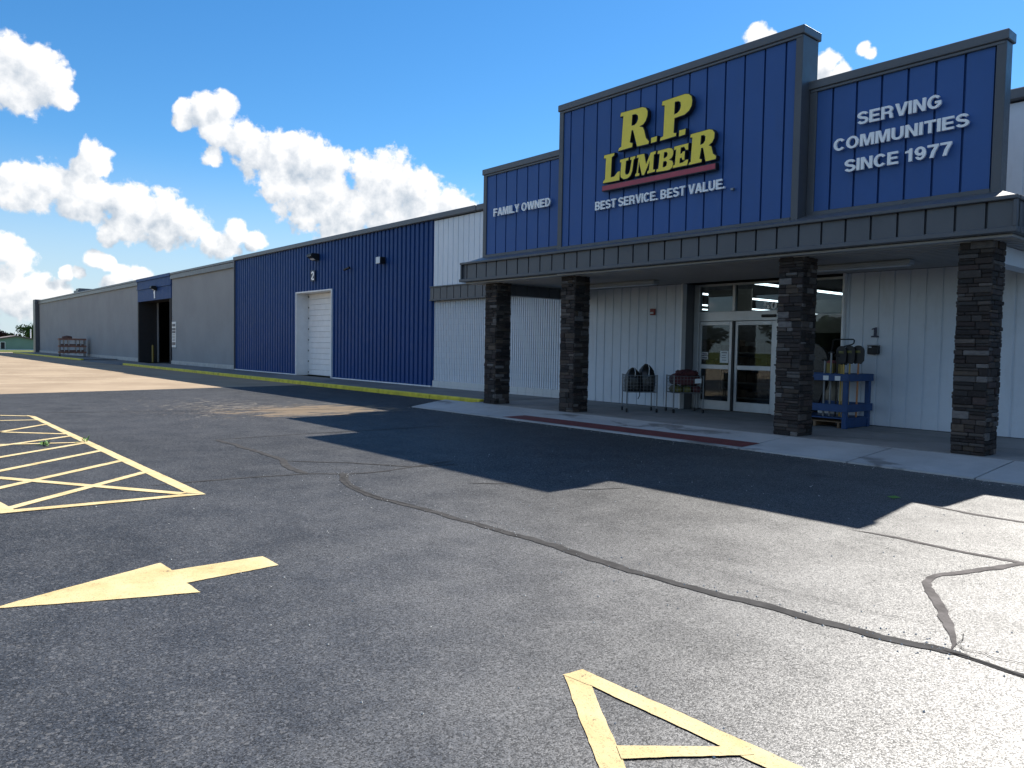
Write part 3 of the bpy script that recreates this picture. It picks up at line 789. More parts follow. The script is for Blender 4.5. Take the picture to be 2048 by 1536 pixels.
for i, (a, b) in enumerate((((-17.95, 1.6), (-17.64, 2.59)), ((-15.64, 1.75), (-16.64, 2.59)), ((-16.3, 1.1), (-14.74, 2.6)), ((-13.58, 1.51), (-14.41, 2.6)),
                            ((-12.27, 1.37), (-13.31, 2.59)), ((-10.99, 1.22), (-12.26, 2.6)), ((-9.73, 1.08), (-11.08, 2.59)), ((-8.47, .98), (-9.95, 2.59)))):
    mb = MB(); t = Vector((a[0] - b[0], a[1] - b[1])).normalized() * (0 if i == 7 else 1.2)
    line_poly((a[0] + t.x, a[1] + t.y), b, .115, mb, .0055); build('bar', mb, M['yellow_paint'], hatch)
mb = MB(); line_poly((-11.9, .2), (-8.30, 2.53), .115, mb, .0065); build('bar', mb, M['yellow_paint'], hatch)
mb = MB(); line_poly((-14.2, .2), (-13.39, 2.58), .10, mb, .0065); build('bar', mb, M['yellow_paint'], hatch)
mb = MB()
sheet(mb, [(x, y, .0045) for x, y in [(-5.36, .54), (-5.43, .69), (-5.60, 1.15), (-5.77, 1.60), (-5.53, 1.61), (-5.50, 2.25), (-5.21, 2.25), (-5.18, 1.60), (-4.93, 1.61), (-5.14, 1.07)]], 3)
tag(build('painted_arrow', mb, M['yellow_paint'], None, (0, 0, 0)), 'worn yellow arrow painted on the asphalt pointing left', 'road marking')
tri = thing('painted_triangle', 'yellow outlined triangular road marking in the foreground with a cross bar', 'road marking', (-2.2, 2.4, 0))
mb = MB()
sheet(mb, [(-2.60, 2.58, .0045), (-2.43, 2.60, .0045), (-1.1, 1.643, .0045), (-1.1, 1.528, .0045)], 7)
sheet(mb, [(-2.605, 2.575, .0060), (-2.59, 2.70, .0060), (-.90, 2.74, .0060), (-.90, 2.62, .0060), (-2.43, 2.60, .0060)], 7)
build('outline', mb, M['yellow_paint'], tri)
mb = MB(); sheet(mb, [(-1.99, 2.28, .0075), (-1.68, 2.66, .0075), (-1.60, 2.66, .0075), (-1.91, 2.22, .0075)], 7)
build('bar', mb, M['yellow_paint'], tri)

# ================================================================== THE STORE
store = thing('store_building', 'long blue, white and grey metal clad lumber store with stone pillars under its entrance canopy', 'store', (-50, 30, 0))
def P(name, mb, mats, parent=None): return build(name, mb, mats, parent or store)
# shell: side and rear walls, roof (front is clad piece by piece)
mb = MB(); mb.box(-107, 30, 59.7, 60, 0, 6.25); mb.box(-107, -106.7, 16.3, 59.7, 0, 6.25); mb.box(29.7, 30, 16.3, 59.7, 0, 6.25)
P('rear_wall', mb, M['grey_wall'])
mb = MB(); mb.box(-107, 30, 16.3, 60, 6.05, 6.2); roof = P('roof', mb, M['charcoal'])
# party walls inside
mb = MB(); mb.box(-43, -42.8, 16.4, 59.6, 0, 6.0); mb.box(-22.6, -22.4, 16.4, 59.6, 0, 6.0); P('inner_wall', mb, M['dark_in'])
# grey block walls
for a, b in ((-106.4, -62.95), (-54.75, -42.68)):
    mb = MB(); mb.box(a, b, 16.0, 16.35, .0, 5.88); g = P('block_wall', mb, M['grey_wall'])
    mb = MB(); mb.bbox(a, b, 15.94, 15.997, .05, .34, .01); P('base_strip', mb, M['base_strip'], g)
    mb = MB(); mb.bbox(a, b + .02, 15.88, 16.4, 5.86, 6.16, .015); mb.bbox(a, b + .02, 15.84, 16.45, 6.163, 6.30, .015); P('coping', mb, M['charcoal_lt'], g)
mb = MB(); mb.bbox(-107.9, -106.42, 15.55, 17.0, 0, 6.42, .03); P('end_pilaster', mb, M['charcoal'])
# siding over door 1 (two tiers) + dark doorway
mb = siding(-63.0, -54.72, 4.6, 5.50, 15.93, .305, 'r'); m2 = siding(-63.05, -54.70, 5.53, 6.1, 15.91, .305, 'r'); mb.add(m2.v, m2.f)
sd = P('blue_siding', mb, M['blue'])
mb = MB(); mb.bbox(-63.08, -54.66, 15.86, 15.98, 5.49, 5.56, .01); mb.bbox(-63.05, -54.7, 15.82, 16.46, 6.10, 6.31, .01); P('trim', mb, M['blue'], sd)
mb = MB()
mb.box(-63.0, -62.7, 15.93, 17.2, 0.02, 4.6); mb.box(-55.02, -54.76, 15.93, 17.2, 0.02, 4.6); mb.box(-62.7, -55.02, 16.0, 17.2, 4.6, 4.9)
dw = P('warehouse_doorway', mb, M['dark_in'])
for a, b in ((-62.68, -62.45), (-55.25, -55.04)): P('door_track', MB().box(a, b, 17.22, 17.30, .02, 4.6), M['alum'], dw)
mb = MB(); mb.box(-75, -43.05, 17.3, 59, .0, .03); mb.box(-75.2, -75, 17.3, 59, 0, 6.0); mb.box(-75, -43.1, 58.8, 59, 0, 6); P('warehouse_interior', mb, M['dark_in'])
# main blue siding around the overhead door
AX0, AX1 = -42.66, -23.18; DX0, DX1, DZ = -34.66, -31.0, 4.03
mb = MB()
for a, b, z0, z1 in ((AX0, DX0, .16, 6.22), (DX1, AX1, .16, 6.22), (DX0, DX1, DZ, 6.22)):
    t_ = siding(a, b, z0, z1, 15.86, .305, 'deep', AX0); mb.add(t_.v, t_.f)
sd = P('blue_siding', mb, M['blue'])
mb = MB(); mb.bbox(AX0 - .05, AX1 - .35 + 2.98, 15.74, 16.45, 6.20, 6.40, .02); mb.bbox(AX0 - .05, AX0 + .02, 15.77, 16.30, .14, 6.19, .01); P('coping', mb, M['charcoal_lt'], sd)
mb = MB(); mb.box(AX0, DX0 - .12, 15.80, 15.95, .10, .158); mb.box(DX1 + .1, AX1, 15.80, 15.95, .10, .158); P('base_flashing', mb, M['white_trim'], sd)
door = MB()
zz_ = .14
for i in range(15):
    h = (DZ - .14) / 15; z0 = .14 + i * h
    door.bbox(DX0 + .02, DX1 - .02, 16.43, 16.50, z0 + .003, z0 + h - .003, .014)
dr = P('overhead_door', door, M['white_trim'])
mb = MB()
mb.bbox(DX0 - .02, DX0 + .05, 15.78, 15.90, .12, DZ + .06, .01); mb.bbox(DX1 - .05, DX1 + .02, 15.78, 15.90, .12, DZ + .06, .01); mb.bbox(DX0 + .052, DX1 - .052, 15.78, 15.90, DZ - .01, DZ + .06, .01)
mb.box(DX0 - .0, DX0 + .015, 15.902, 16.6, .12, DZ); mb.box(DX1 - .015, DX1, 15.902, 16.6, .12, DZ); mb.box(DX0 + .017, DX1 - .017, 15.902, 16.6, DZ, DZ + .04)
P('frame', mb, M['white_trim'], dr)
for i in range(0, 15, 2):
    h = (DZ - .14) / 15; z0 = .14 + i * h
    P('hinge', MB().box(DX0 + .05, DX0 + .11, 16.40, 16.432, z0 + h * .35, z0 + h * .65), M['steel'], dr)
mb = MB(); mb.box(DX0, DX1, 16.41, 16.52, .121, .139); P('bottom_seal', mb, M['black'], dr)
# white upper siding between blue wall and canopy, dark standing-seam band, fluted block wall
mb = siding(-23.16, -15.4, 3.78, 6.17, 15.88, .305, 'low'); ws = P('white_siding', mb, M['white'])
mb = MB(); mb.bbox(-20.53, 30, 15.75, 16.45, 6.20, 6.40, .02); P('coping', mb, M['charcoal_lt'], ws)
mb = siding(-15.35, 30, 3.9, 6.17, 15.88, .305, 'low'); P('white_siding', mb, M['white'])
mb = siding(-23.2, -15.6, 3.32, 3.74, 15.76, .41, 'seam'); bd = P('dark_band', mb, M['charcoal'])
mb = MB(); mb.bbox(-23.22, -15.6, 15.72, 15.92, 3.74, 3.79, .01); mb.bbox(-23.22, -15.6, 15.72, 15.92, 3.26, 3.32, .01); P('band_trim', mb, M['charcoal'], bd)
mb = siding(-23.16, -16.42, .36, 3.26, 15.93, .1016, 'flute'); fw = P('fluted_block_wall', mb, M['flute'])
mb = MB(); x = -23.16
while x < -16.45:
    mb.bbox(x + .003, min(x + .4, -16.42) - .003, 15.865, 16.1, .10, .357, .006); x += .4
P('base_course', mb, M['base_block'], fw)
mb = MB(); mb.bbox(-16.40, -16.28, 15.82, 16.1, .12, 3.3, .01); P('corner_trim', mb, M['white_trim'], fw)
# entrance walls
for a, b in ((-16.26, -11.99), (-7.75, 20)):
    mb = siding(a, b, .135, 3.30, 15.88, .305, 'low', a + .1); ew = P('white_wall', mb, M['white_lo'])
    mb = MB(); mb.box(a, b, 15.86, 15.95, .121, .134); P('base_trim', mb, M['charcoal'], ew)
for a, b in ((-11.985, -11.93), (-7.80, -7.755)): P('corner_trim', MB().bbox(a, b, 15.78, 15.95, .125, 3.3, .006), M['white_trim'])
for a, b in ((-12.02, -11.95), (-7.74, -7.68)): P('recess_wall', MB().box(a, b, 15.951, 16.42, .122, 3.3), M['charcoal_lt'])

# storefront
YD = 16.34
front = P('storefront_frame', MB().bbox(-11.94, -11.78, YD - .06, YD + .08, .122, 3.29, .008).bbox(-9.66, -9.54, YD - .06, YD + .08, .122, 2.357, .008)
          .bbox(-11.778, -9.36, YD - .06, YD + .08, 2.36, 2.60, .008).bbox(-10.82, -10.74, YD - .05, YD + .07, 2.602, 3.24, .008)
          .bbox(-11.778, -7.76, YD - .06, YD + .08, 3.242, 3.29, .008).bbox(-9.36, -9.26, YD - .06, YD + .08, .122, 3.24, .008)
          .bbox(-7.82, -7.76, YD - .06, YD + .08, .47, 3.24, .008).bbox(-9.258, -7.822, YD - .06, YD + .08, .40, .47, .008), M['alum'])
def glazed_door(x0, x1, y, z0=.14, z1=2.355, mid=1.22):
    d = P('sliding_door', MB().bbox(x0, x0 + .075, y - .03, y + .03, z0, z1, .006).bbox(x1 - .075, x1, y - .03, y + .03, z0, z1, .006)
          .bbox(x0 + .077, x1 - .077, y - .03, y + .03, z1 - .10, z1, .006).bbox(x0 + .077, x1 - .077, y - .03, y + .03, z0, z0 + .23, .006)
          .bbox(x0 + .077, x1 - .077, y - .03, y + .03, mid - .06, mid + .05, .006), M['alum'])
    for a, b in ((z0 + .23, mid - .06), (mid + .05, z1 - .10)):
        P('glass_pane', MB().box(x0 + .07, x1 - .07, y - .004, y + .004, a, b), M['glass'], d)
    return d
dl = glazed_door(-11.77, -10.80, YD - .02); dr2 = glazed_door(-10.74, -9.67, YD + .02)
P('door_edge', MB().box(-10.797, -10.743, YD - .05, YD + .06, .14, 2.355), M['black'], dr2)
P('lock', MB().tube([(-9.60, YD - .062, 1.31), (-9.60, YD - .085, 1.31)], .018, 10), M['black'], front)
P('transom_window', MB().box(-11.776, -10.822, YD - .004, YD + .004, 2.602, 3.24), M['glass'])
P('transom_window', MB().box(-10.738, -9.362, YD - .004, YD + .004, 2.602, 3.24), M['glass'])
P('shop_window', MB().box(-9.258, -7.822, YD - .004, YD + .004, .472, 3.24), M['glass'])
P('knee_wall', MB().box(-9.258, -7.76, YD - .05, YD + .1, .122, .398), M['white_trim'])
P('door_sensor', MB().bbox(-9.99, -9.60, YD - .105, YD - .062, 2.43, 2.50, .02), M['black'])
# store interior seen through the glass
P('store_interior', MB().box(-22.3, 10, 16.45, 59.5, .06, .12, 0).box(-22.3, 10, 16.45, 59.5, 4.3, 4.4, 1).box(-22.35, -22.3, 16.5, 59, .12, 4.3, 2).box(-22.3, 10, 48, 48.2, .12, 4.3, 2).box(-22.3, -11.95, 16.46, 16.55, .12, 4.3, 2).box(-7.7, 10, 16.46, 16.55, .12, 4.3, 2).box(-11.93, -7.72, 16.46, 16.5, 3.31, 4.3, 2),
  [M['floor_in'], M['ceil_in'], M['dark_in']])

# canopy
FX0, FX1, FY = -16.56, -3.62, 12.25
mb = siding(FX0, FX1, 3.42, 3.80, FY + .03, .412, 'seam', -15.72 - .206)
cf = P('canopy_fascia', mb, M['charcoal'])
mb = MB()
mb.bbox(FX0 - .03, FX1 + .03, FY - .045, FY + .05, 3.80, 3.86, .01); mb.bbox(FX0 - .04, FX1 + .04, FY - .06, FY + .10, 3.34, 3.418, .01)
mb.bbox(FX0 - .02, FX0 + .03, FY - .03, FY + .06, 3.42, 3.798, .006); mb.bbox(FX1 - .03, FX1 + .02, FY - .03, FY + .06, 3.42, 3.798, .006)
P('fascia_trim', mb, M['charcoal'], cf)
# ends of the fascia, running back to the wall
for x0, x1, xs in ((FX0, FX0 + .05, -1), (FX1 - .05, FX1, 1)):
    mb = MB(); mb.box(x0, x1, FY + .07, 15.72, 3.42, 3.80)
    y = FY + .4
    while y < 15.6:
        mb.box(x0 - (.035 if xs < 0 else 0), x1 + (.035 if xs > 0 else 0), y, y + .022, 3.42, 3.80); y += .412
    mb.bbox(x0 - .05, x1 + .05, FY + .105, 15.72, 3.34, 3.418, .01); mb.bbox(x0 - .04, x1 + .04, FY + .06, 15.72, 3.80, 3.86, .01)
    P('end_fascia', mb, M['charcoal'], cf)
mb = MB()
YP, YS, PB = 12.60, 12.88, 13.12
mb.add([(FX0, FY + .04, 3.862), (FX1, FY + .04, 3.862), (FX1 - .38, YP + .3, 4.06), (FX0 + .06, YP + .3, 4.06), (FX0, 15.7, 3.862), (FX1, 15.7, 3.862), (FX1 - .38, 15.7, 4.06), (FX0 + .06, 15.7, 4.06)],
       [(0, 1, 2, 3), (1, 5, 6, 2), (0, 3, 7, 4), (3, 2, 6, 7)])
P('canopy_roof', mb, M['charcoal_lt'])
mb = MB()
mb.box(FX0 + .06, FX1 - .06, FY + .105, 15.80, 3.30, 3.335)
y = FY + .3
while y < 15.6:
    mb.box(FX0 + .06, FX1 - .06, y, y + .016, 3.288, 3.299); y += .2
P('soffit', mb, M['soffit'])
mb = MB(); mb.box(-4.30, -4.05, 13.06, 15.82, 3.02, 3.286); P('canopy_beam', mb, M['white'])
mb = MB(); mb.box(-15.78, -15.54, 13.06, 15.82, 3.0, 3.286)
y = 13.3
while y < 15.7:
    mb.box(-15.54, -15.525, y, y + .02, 3.0, 3.286); y += .41
P('canopy_beam', mb, M['charcoal'])
# parapets
def parapet(x0, x1, y, ztop, zbot, ph, tall=False):
    mb = siding(x0 + .13, x1 - .13, zbot, ztop - .17, y + .02, .418, 'seam', ph)
    pr = P('parapet', mb, M['blue_par'])
    mb = MB()
    mb.bbox(x0, x0 + .135, y - .012, PB, zbot - .05, ztop - .155, .006); mb.bbox(x1 - .135, x1, y - .012, PB, zbot - .05, ztop - .155, .006)
    mb.box(x0 + .137, x1 - .137, y + .09, PB - .01, zbot - .05, ztop - .15)
    P('corner_trim', mb, M['charcoal'], pr)
    mb = MB(); mb.bbox(x0 - .03, x1 + .03, y - .045, PB + .05, ztop - .15, ztop, .012); mb.bbox(x0 + .02, x1 - .02, y - .02, y + .06, ztop - .20, ztop - .153, .006); P('coping', mb, M['charcoal_lt'], pr)
    mb = MB(); mb.bbox(x0 + .137, x1 - .137, y - .03, y + .08, zbot - .06, zbot + .03, .008); P('base_flashing', mb, M['charcoal'], pr)
    return pr
parapet(-16.45, -13.223, YS, 6.41, 4.08, -16.12 - .209)
parapet(-13.22, -7.09, YP, 7.33, 3.98, -13.05 - .209, True)
parapet(-7.087, -4.02, YS, 6.41, 4.08, -6.86 - .209)
# roof vent far back
mb = MB(); mb.box(-105.5, -101.6, 19, 22, 6.2, 7.15); mb.box(-105.1, -102.6, 19.4, 21.6, 7.15, 7.6); mb.box(-104.9, -103.2, 19.6, 21.2, 7.6, 7.85)
P('roof_unit', mb, M['charcoal_lt'])

# stone pillars: ledgestone veneer laid stone by stone
PAL = [(0.037, 0.028, 0.024), (0.049, 0.036, 0.03), (0.062, 0.046, 0.038), (0.028, 0.024, 0.022), (0.038, 0.034, 0.031), (0.078, 0.062, 0.052), (0.056, 0.038, 0.033), (0.031, 0.023, 0.02), (0.113, 0.093, 0.079), (0.094, 0.069, 0.05), (0.024, 0.02, 0.019), (0.051, 0.043, 0.038)]
def pillar(xc, seed):
    rr = random.Random(seed)
    x0, x1, y0, y1, z0, z1 = xc - .225, xc + .225, 12.56, 13.04, Z_WALK, 3.335
    mb = MB(); mb.cols = []
    def stone(ax, a, b, za, zb, d):
        c = rr.choice(PAL); k_ = rr.uniform(.6, 1.35)
        if rr.random() < .08: c = (.15, .135, .125)
        n0 = len(mb.f); ch = min(.010, (zb - za) * .3)
        a += .0025; b -= .0025; za += .0025; zb -= .0025
        if ax == 'f': mb.bbox(a, b, y0 - d, y0 + .03, za, zb, ch)
        elif ax == 'k': mb.bbox(a, b, y1 - .03, y1 + d, za, zb, ch)
        elif ax == 'l': mb.bbox(x0 - d, x0 + .03, a, b, za, zb, ch)
        else: mb.bbox(x1 - .03, x1 + d, a, b, za, zb, ch)
        mb.cols += [(c[0] * k_, c[1] * k_, c[2] * k_, 1)] * (len(mb.f) - n0)
    n0 = len(mb.f); mb.box(x0 + .01, x1 - .01, y0 + .01, y1 - .01, z0, z1); mb.cols += [(.02, .018, .018, 1)] * (len(mb.f) - n0)
    for ax, lo, hi in (('f', x0, x1), ('k', x0, x1), ('l', y0, y1), ('r', y0, y1)):
        z = z0
        while z < z1 - .02:
            h = rr.choice((.05, .065, .08, .095, .12)); h = min(h, z1 - z)
            if z1 - z - h < .03: h = z1 - z
            e = .012 if ax in 'fk' else 0.0
            a = lo - e * rr.random()
            while a < hi - .01:
                L = rr.uniform(.10, .34); b = min(a + L, hi + e * rr.random())
                if hi - b < .07: b = hi + e * rr.random()
                if h > .09 and rr.random() < .4:
                    f = rr.uniform(.35, .65); stone(ax, a, b, z, z + h * f, rr.uniform(.004, .03)); stone(ax, a, b, z + h * f, z + h, rr.uniform(.004, .03))
                else: stone(ax, a, b, z, z + h, rr.uniform(.004, .03))
                a = b
            z += h
    return P('stone_pillar', mb, M['stone'])
for i, xc in enumerate((-15.66, -12.78, -7.155, -4.20)): pillar(xc, 11 + i)

# ================================================================== SIGNS
LOGO = {
  'R': [[(-11.233,5.888),(-11.214,5.945),(-11.152,5.967),(-11.111,6.609),(-11.198,6.609),(-11.183,6.688),(-10.592,6.677),(-10.497,6.641),(-10.448,6.563),(-10.45,6.474),(-10.493,6.375),(-10.557,6.316),(-10.656,6.292),(-10.567,6.259),(-10.53,6.193),(-10.477,6.02),(-10.392,5.935),(-10.402,5.883),(-10.71,5.887),(-10.83,6.251),(-10.871,6.254),(-10.914,6.014),(-10.838,5.977),(-10.843,5.899)],[(-10.864,6.577),(-10.768,6.574),(-10.706,6.53),(-10.697,6.455),(-10.738,6.382),(-10.797,6.348),(-10.877,6.352)]],
  'P': [[(-10.104,5.885),(-10.095,5.945),(-10.021,5.966),(-10.004,6.578),(-10.078,6.595),(-10.063,6.671),(-9.497,6.689),(-9.411,6.665),(-9.347,6.607),(-9.327,6.517),(-9.34,6.419),(-9.4,6.338),(-9.504,6.284),(-9.751,6.269),(-9.763,5.976),(-9.697,5.963),(-9.702,5.903)],[(-9.751,6.59),(-9.664,6.587),(-9.609,6.549),(-9.596,6.477),(-9.619,6.405),(-9.678,6.357),(-9.76,6.34)]],
  'dot1': [[(-10.338,5.885),(-10.336,5.993),(-10.183,5.998),(-10.191,5.893)]],
  'dot2': [[(-9.625,5.879),(-9.623,5.999),(-9.467,6.002),(-9.474,5.892)]],
  'L': [[(-11.668,5.264),(-11.649,5.315),(-11.605,5.346),(-11.588,5.792),(-11.653,5.803),(-11.64,5.868),(-11.346,5.868),(-11.354,5.816),(-11.42,5.79),(-11.437,5.358),(-11.335,5.361),(-11.236,5.448),(-11.174,5.451),(-11.185,5.258)]],
  'U': [[(-11.179,5.635),(-11.174,5.691),(-10.933,5.695),(-10.944,5.641),(-11.005,5.639),(-11.028,5.405),(-11.009,5.355),(-10.959,5.342),(-10.911,5.367),(-10.884,5.437),(-10.846,5.637),(-10.895,5.642),(-10.885,5.695),(-10.747,5.698),(-10.755,5.645),(-10.793,5.633),(-10.826,5.4),(-10.872,5.306),(-10.956,5.26),(-11.068,5.262),(-11.144,5.312),(-11.159,5.389),(-11.137,5.628)]],
  'M': [[(-10.742,5.267),(-10.734,5.32),(-10.704,5.334),(-10.659,5.646),(-10.714,5.65),(-10.704,5.703),(-10.509,5.701),(-10.454,5.474),(-10.338,5.692),(-10.2,5.702),(-10.21,5.647),(-10.251,5.636),(-10.264,5.334),(-10.211,5.325),(-10.216,5.282),(-10.417,5.273),(-10.412,5.323),(-10.373,5.334),(-10.356,5.529),(-10.499,5.261),(-10.558,5.265),(-10.644,5.561),(-10.667,5.328),(-10.629,5.313),(-10.634,5.268)]],
  'B': [[(-10.179,5.267),(-10.172,5.319),(-10.127,5.329),(-10.096,5.626),(-10.159,5.634),(-10.148,5.693),(-9.875,5.7),(-9.797,5.677),(-9.755,5.626),(-9.759,5.548),(-9.79,5.492),(-9.856,5.463),(-9.777,5.429),(-9.749,5.371),(-9.773,5.297),(-9.827,5.262),(-9.904,5.257)],[(-9.988,5.633),(-9.928,5.634),(-9.898,5.599),(-9.909,5.54),(-9.957,5.516),(-9.998,5.517)],[(-10.004,5.451),(-9.937,5.453),(-9.905,5.416),(-9.916,5.356),(-9.962,5.334),(-10.018,5.338)]],
  'E': [[(-9.761,5.277),(-9.752,5.328),(-9.709,5.338),(-9.686,5.63),(-9.745,5.636),(-9.732,5.7),(-9.389,5.704),(-9.395,5.576),(-9.448,5.586),(-9.493,5.655),(-9.572,5.652),(-9.581,5.533),(-9.538,5.534),(-9.518,5.565),(-9.469,5.564),(-9.478,5.394),(-9.527,5.402),(-9.544,5.449),(-9.587,5.447),(-9.596,5.345),(-9.515,5.348),(-9.442,5.387),(-9.384,5.386),(-9.406,5.278)]],
  'R2': [[(-9.368,5.272),(-9.361,5.313),(-9.324,5.333),(-9.298,5.797),(-9.35,5.802),(-9.342,5.865),(-8.912,5.876),(-8.831,5.85),(-8.785,5.787),(-8.79,5.689),(-8.833,5.614),(-8.911,5.571),(-8.85,5.542),(-8.805,5.393),(-8.734,5.338),(-8.742,5.282),(-8.972,5.275),(-9.038,5.549),(-9.083,5.552),(-9.117,5.351),(-9.065,5.33),(-9.069,5.28)],[(-9.095,5.791),(-9.03,5.791),(-8.992,5.754),(-8.996,5.679),(-9.035,5.628),(-9.106,5.616)]],
}

logo = thing('store_sign', 'raised yellow R.P. LUMBER store name over a red bar on the tall blue parapet', 'sign', (-10.2, 12.6, 5.1))
YF = 12.47
for key, loops in LOGO.items():
    V, F = poly_raw(loops, .011, YF, 12.57); mb = MB(); mb.add(V, F, 0)
    V, F = poly_raw(loops, -.002, YF - .006, YF - .001); mb.add(V, F, 1)
    build('full_stop' if key.startswith('dot') else 'letter', mb, [M['letter_side'], M['letter_yellow']], logo)
mb = MB(); mb.box(-11.695, -8.735, YF, 12.57, 5.085, 5.215, 0); mb.box(-11.68, -8.75, YF - .006, YF - .001, 5.10, 5.20, 1)
build('red_bar', mb, [M['letter_side'], M['letter_red']], logo)
sg = thing('slogan_sign', 'white raised letters BEST SERVICE. BEST VALUE. under the yellow store name', 'sign', (-10.2, 12.6, 4.7))
sign_text(sg, "BEST SERVICE. BEST VALUE.", -11.96, -8.58, 4.715, 4.905, 12.54, .04, M['letter_white'], .045)
mb = MB(); mb.box(-8.45, -8.39, 12.55, 12.60, 4.66, 4.70); build('small_plate', mb, M['steel'], sg)
sg = thing('slogan_sign', 'white letters FAMILY OWNED on the low blue parapet left of the store name', 'sign', (-14.8, 12.9, 5.1))
sign_text(sg, "FAMILY OWNED", -15.92, -13.72, 5.085, 5.29, 12.80, .04, M['letter_white'], .05)
sg = thing('slogan_sign', 'white letters SERVING COMMUNITIES SINCE 1977 in three lines on the right blue parapet', 'sign', (-5.5, 12.9, 4.7))
sign_text(sg, "SERVING", -6.18, -4.87, 5.455, 5.66, 12.80, .04, M['letter_white'], .055)
sign_text(sg, "COMMUNITIES", -6.58, -4.46, 5.085, 5.285, 12.80, .04, M['letter_white'], .055)
sign_text(sg, "SINCE 1977", -6.37, -4.69, 4.695, 4.90, 12.80, .04, M['letter_white'], .055)
sg = thing('door_number', 'white number 2 on a dark plate above the white overhead door', 'number', (-32.85, 15.8, 4.5))
build('plate', MB().box(-33.05, -32.62, 15.775, 15.80, 4.52, 5.02), M['navy'], sg)
sign_text(sg, "2", -32.98, -32.69, 4.57, 4.97, 15.765, .02, M['letter_white'], .05, 'digit')
sg = thing('door_number', 'white number 1 above the open dark warehouse doorway', 'number', (-58.4, 15.8, 4.7))
build('digit', MB().prism([(-58.62, 4.75), (-58.28, 4.75), (-58.28, 5.28), (-58.50, 5.28), (-58.66, 5.16), (-58.66, 5.06), (-58.50, 5.12), (-58.62, 5.10)][:0] or [(-58.60, 4.72), (-58.36, 4.72), (-58.36, 5.30), (-58.52, 5.30), (-58.68, 5.18), (-58.68, 5.06), (-58.60, 5.10)], 15.90, 15.925), M['letter_white'], sg)
sg = thing('door_number', 'dark blue serif number 1 on the white wall above a small black box', 'number', (-7.1, 15.84, 1.95))
build('digit', MB().prism([(-7.19, 1.95), (-7.03, 1.95), (-7.03, 1.975), (-7.075, 1.985), (-7.075, 2.155), (-7.10, 2.155), (-7.18, 2.125), (-7.18, 2.105), (-7.135, 2.112), (-7.135, 1.985), (-7.19, 1.975)], 15.842, 15.852), M['navy'], sg)
sg = thing('house_number', 'pale number 50 on the transom glass above the sliding doors', 'number', (-9.8, 16.3, 2.6))
sign_text(sg, "50", -9.98, -9.62, 2.625, 2.795, 16.315, .008, M['letter_white'], .05, 'digit')
# notice board by door 1: unreadable bands of print
sg = thing('notice_board', 'tall white notice board on the grey wall beside the open warehouse doorway', 'sign', (-54.4, 15.97, 1.3))
build('panel', MB().bbox(-54.60, -53.72, 15.95, 15.99, 1.25, 2.98, .008), M['paper'], sg)
mb = MB()
for z0, z1, ins in ((2.66, 2.84, .10), (2.40, 2.56, .06), (2.20, 2.36, .08), (2.08, 2.12, .12), (1.98, 2.02, .12), (1.88, 1.92, .12), (1.78, 1.82, .12), (1.68, 1.72, .12), (1.40, 1.60, .07)):
    mb.box(-54.60 + ins, -53.72 - ins, 15.942, 15.948, z0, z1)
build('print', mb, M['navy'], sg)

# ================================================================== WALL FITTINGS
def wall_light(x, y, z, label):
    t = thing('wall_light', label, 'light', (x, y, z), 'floodlights over the loading doors')
    build('housing', MB().prism([(y, z - .14), (y, z + .16), (y - .34, z + .16), (y - .40, z + .10), (y - .40, z + .02), (y - .16, z - .14)], x - .23, x + .23, axis='x'), M['black'], t)
    build('lens', MB().add([(x - .19, y - .405, z + .03), (x + .19, y - .405, z + .03), (x + .19, y - .175, z - .135), (x - .19, y - .175, z - .135), (x - .19, y - .395, z + .045), (x + .19, y - .395, z + .045), (x + .19, y - .165, z - .12), (x - .19, y - .165, z - .12)],
          [(0, 1, 2, 3), (4, 7, 6, 5), (0, 4, 5, 1), (1, 5, 6, 2), (2, 6, 7, 3), (3, 7, 4, 0)]), M['lens'], t)
    build('side_lens', MB().prism([(y - .33, z + .10), (y - .37, z + .05), (y - .18, z - .11), (y - .12, z - .05)], x - .236, x - .231, axis='x'), M['lens'], t)
wall_light(-32.5, 15.82, 5.58, 'black floodlight high on the blue siding above the number 2')
wall_light(-58.1, 15.92, 5.42, 'black floodlight on the blue panel over the open warehouse doorway')
t = thing('wall_box', 'small white fronted box light on the blue siding right of the overhead door', 'light', (-26.6, 15.8, 5.0))
build('housing', MB().bbox(-26.78, -26.47, 15.58, 15.82, 4.86, 5.12, .01), M['black'], t)
build('face', MB().bbox(-26.78, -26.47, 15.555, 15.577, 4.86, 5.12, .005), M['lens'], t)
t = thing('wall_camera', 'tiny dark camera on the blue siding between door light and box light', 'camera', (-29.3, 15.8, 4.85))
build('bracket', MB().tube([(-29.3, 15.83, 4.86), (-29.3, 15.66, 4.86)], .025, 8), M['steel'], t)
build('body', MB().tube([(-29.48, 15.6, 4.80), (-29.12, 15.66, 4.88)], .05, 10), M['black'], t)
t = thing('fire_alarm', 'small red fire alarm horn high on the white wall left of the doors', 'alarm', (-12.92, 15.85, 2.6))
build('body', MB().bbox(-13.0, -12.84, 15.80, 15.86, 2.53, 2.70, .012), M['red_dev'], t)
build('strobe', MB().bbox(-12.97, -12.87, 15.775, 15.80, 2.56, 2.61, .006), M['lens'], t)
t = thing('wall_box', 'small black box on the white wall below the dark blue number 1', 'box', (-7.1, 15.85, 1.65))
build('body', MB().bbox(-7.22, -7.0, 15.76, 15.86, 1.60, 1.77, .012), M['black'], t)
build('lid', MB().bbox(-7.225, -6.995, 15.75, 15.86, 1.772, 1.79, .006), M['steel'], t)
build('painted_highlight', MB().bbox(-7.19, -7.13, 15.752, 15.758, 1.735, 1.755, .002), M['lens'], t)  # pale strip painted on as a highlight of the black box
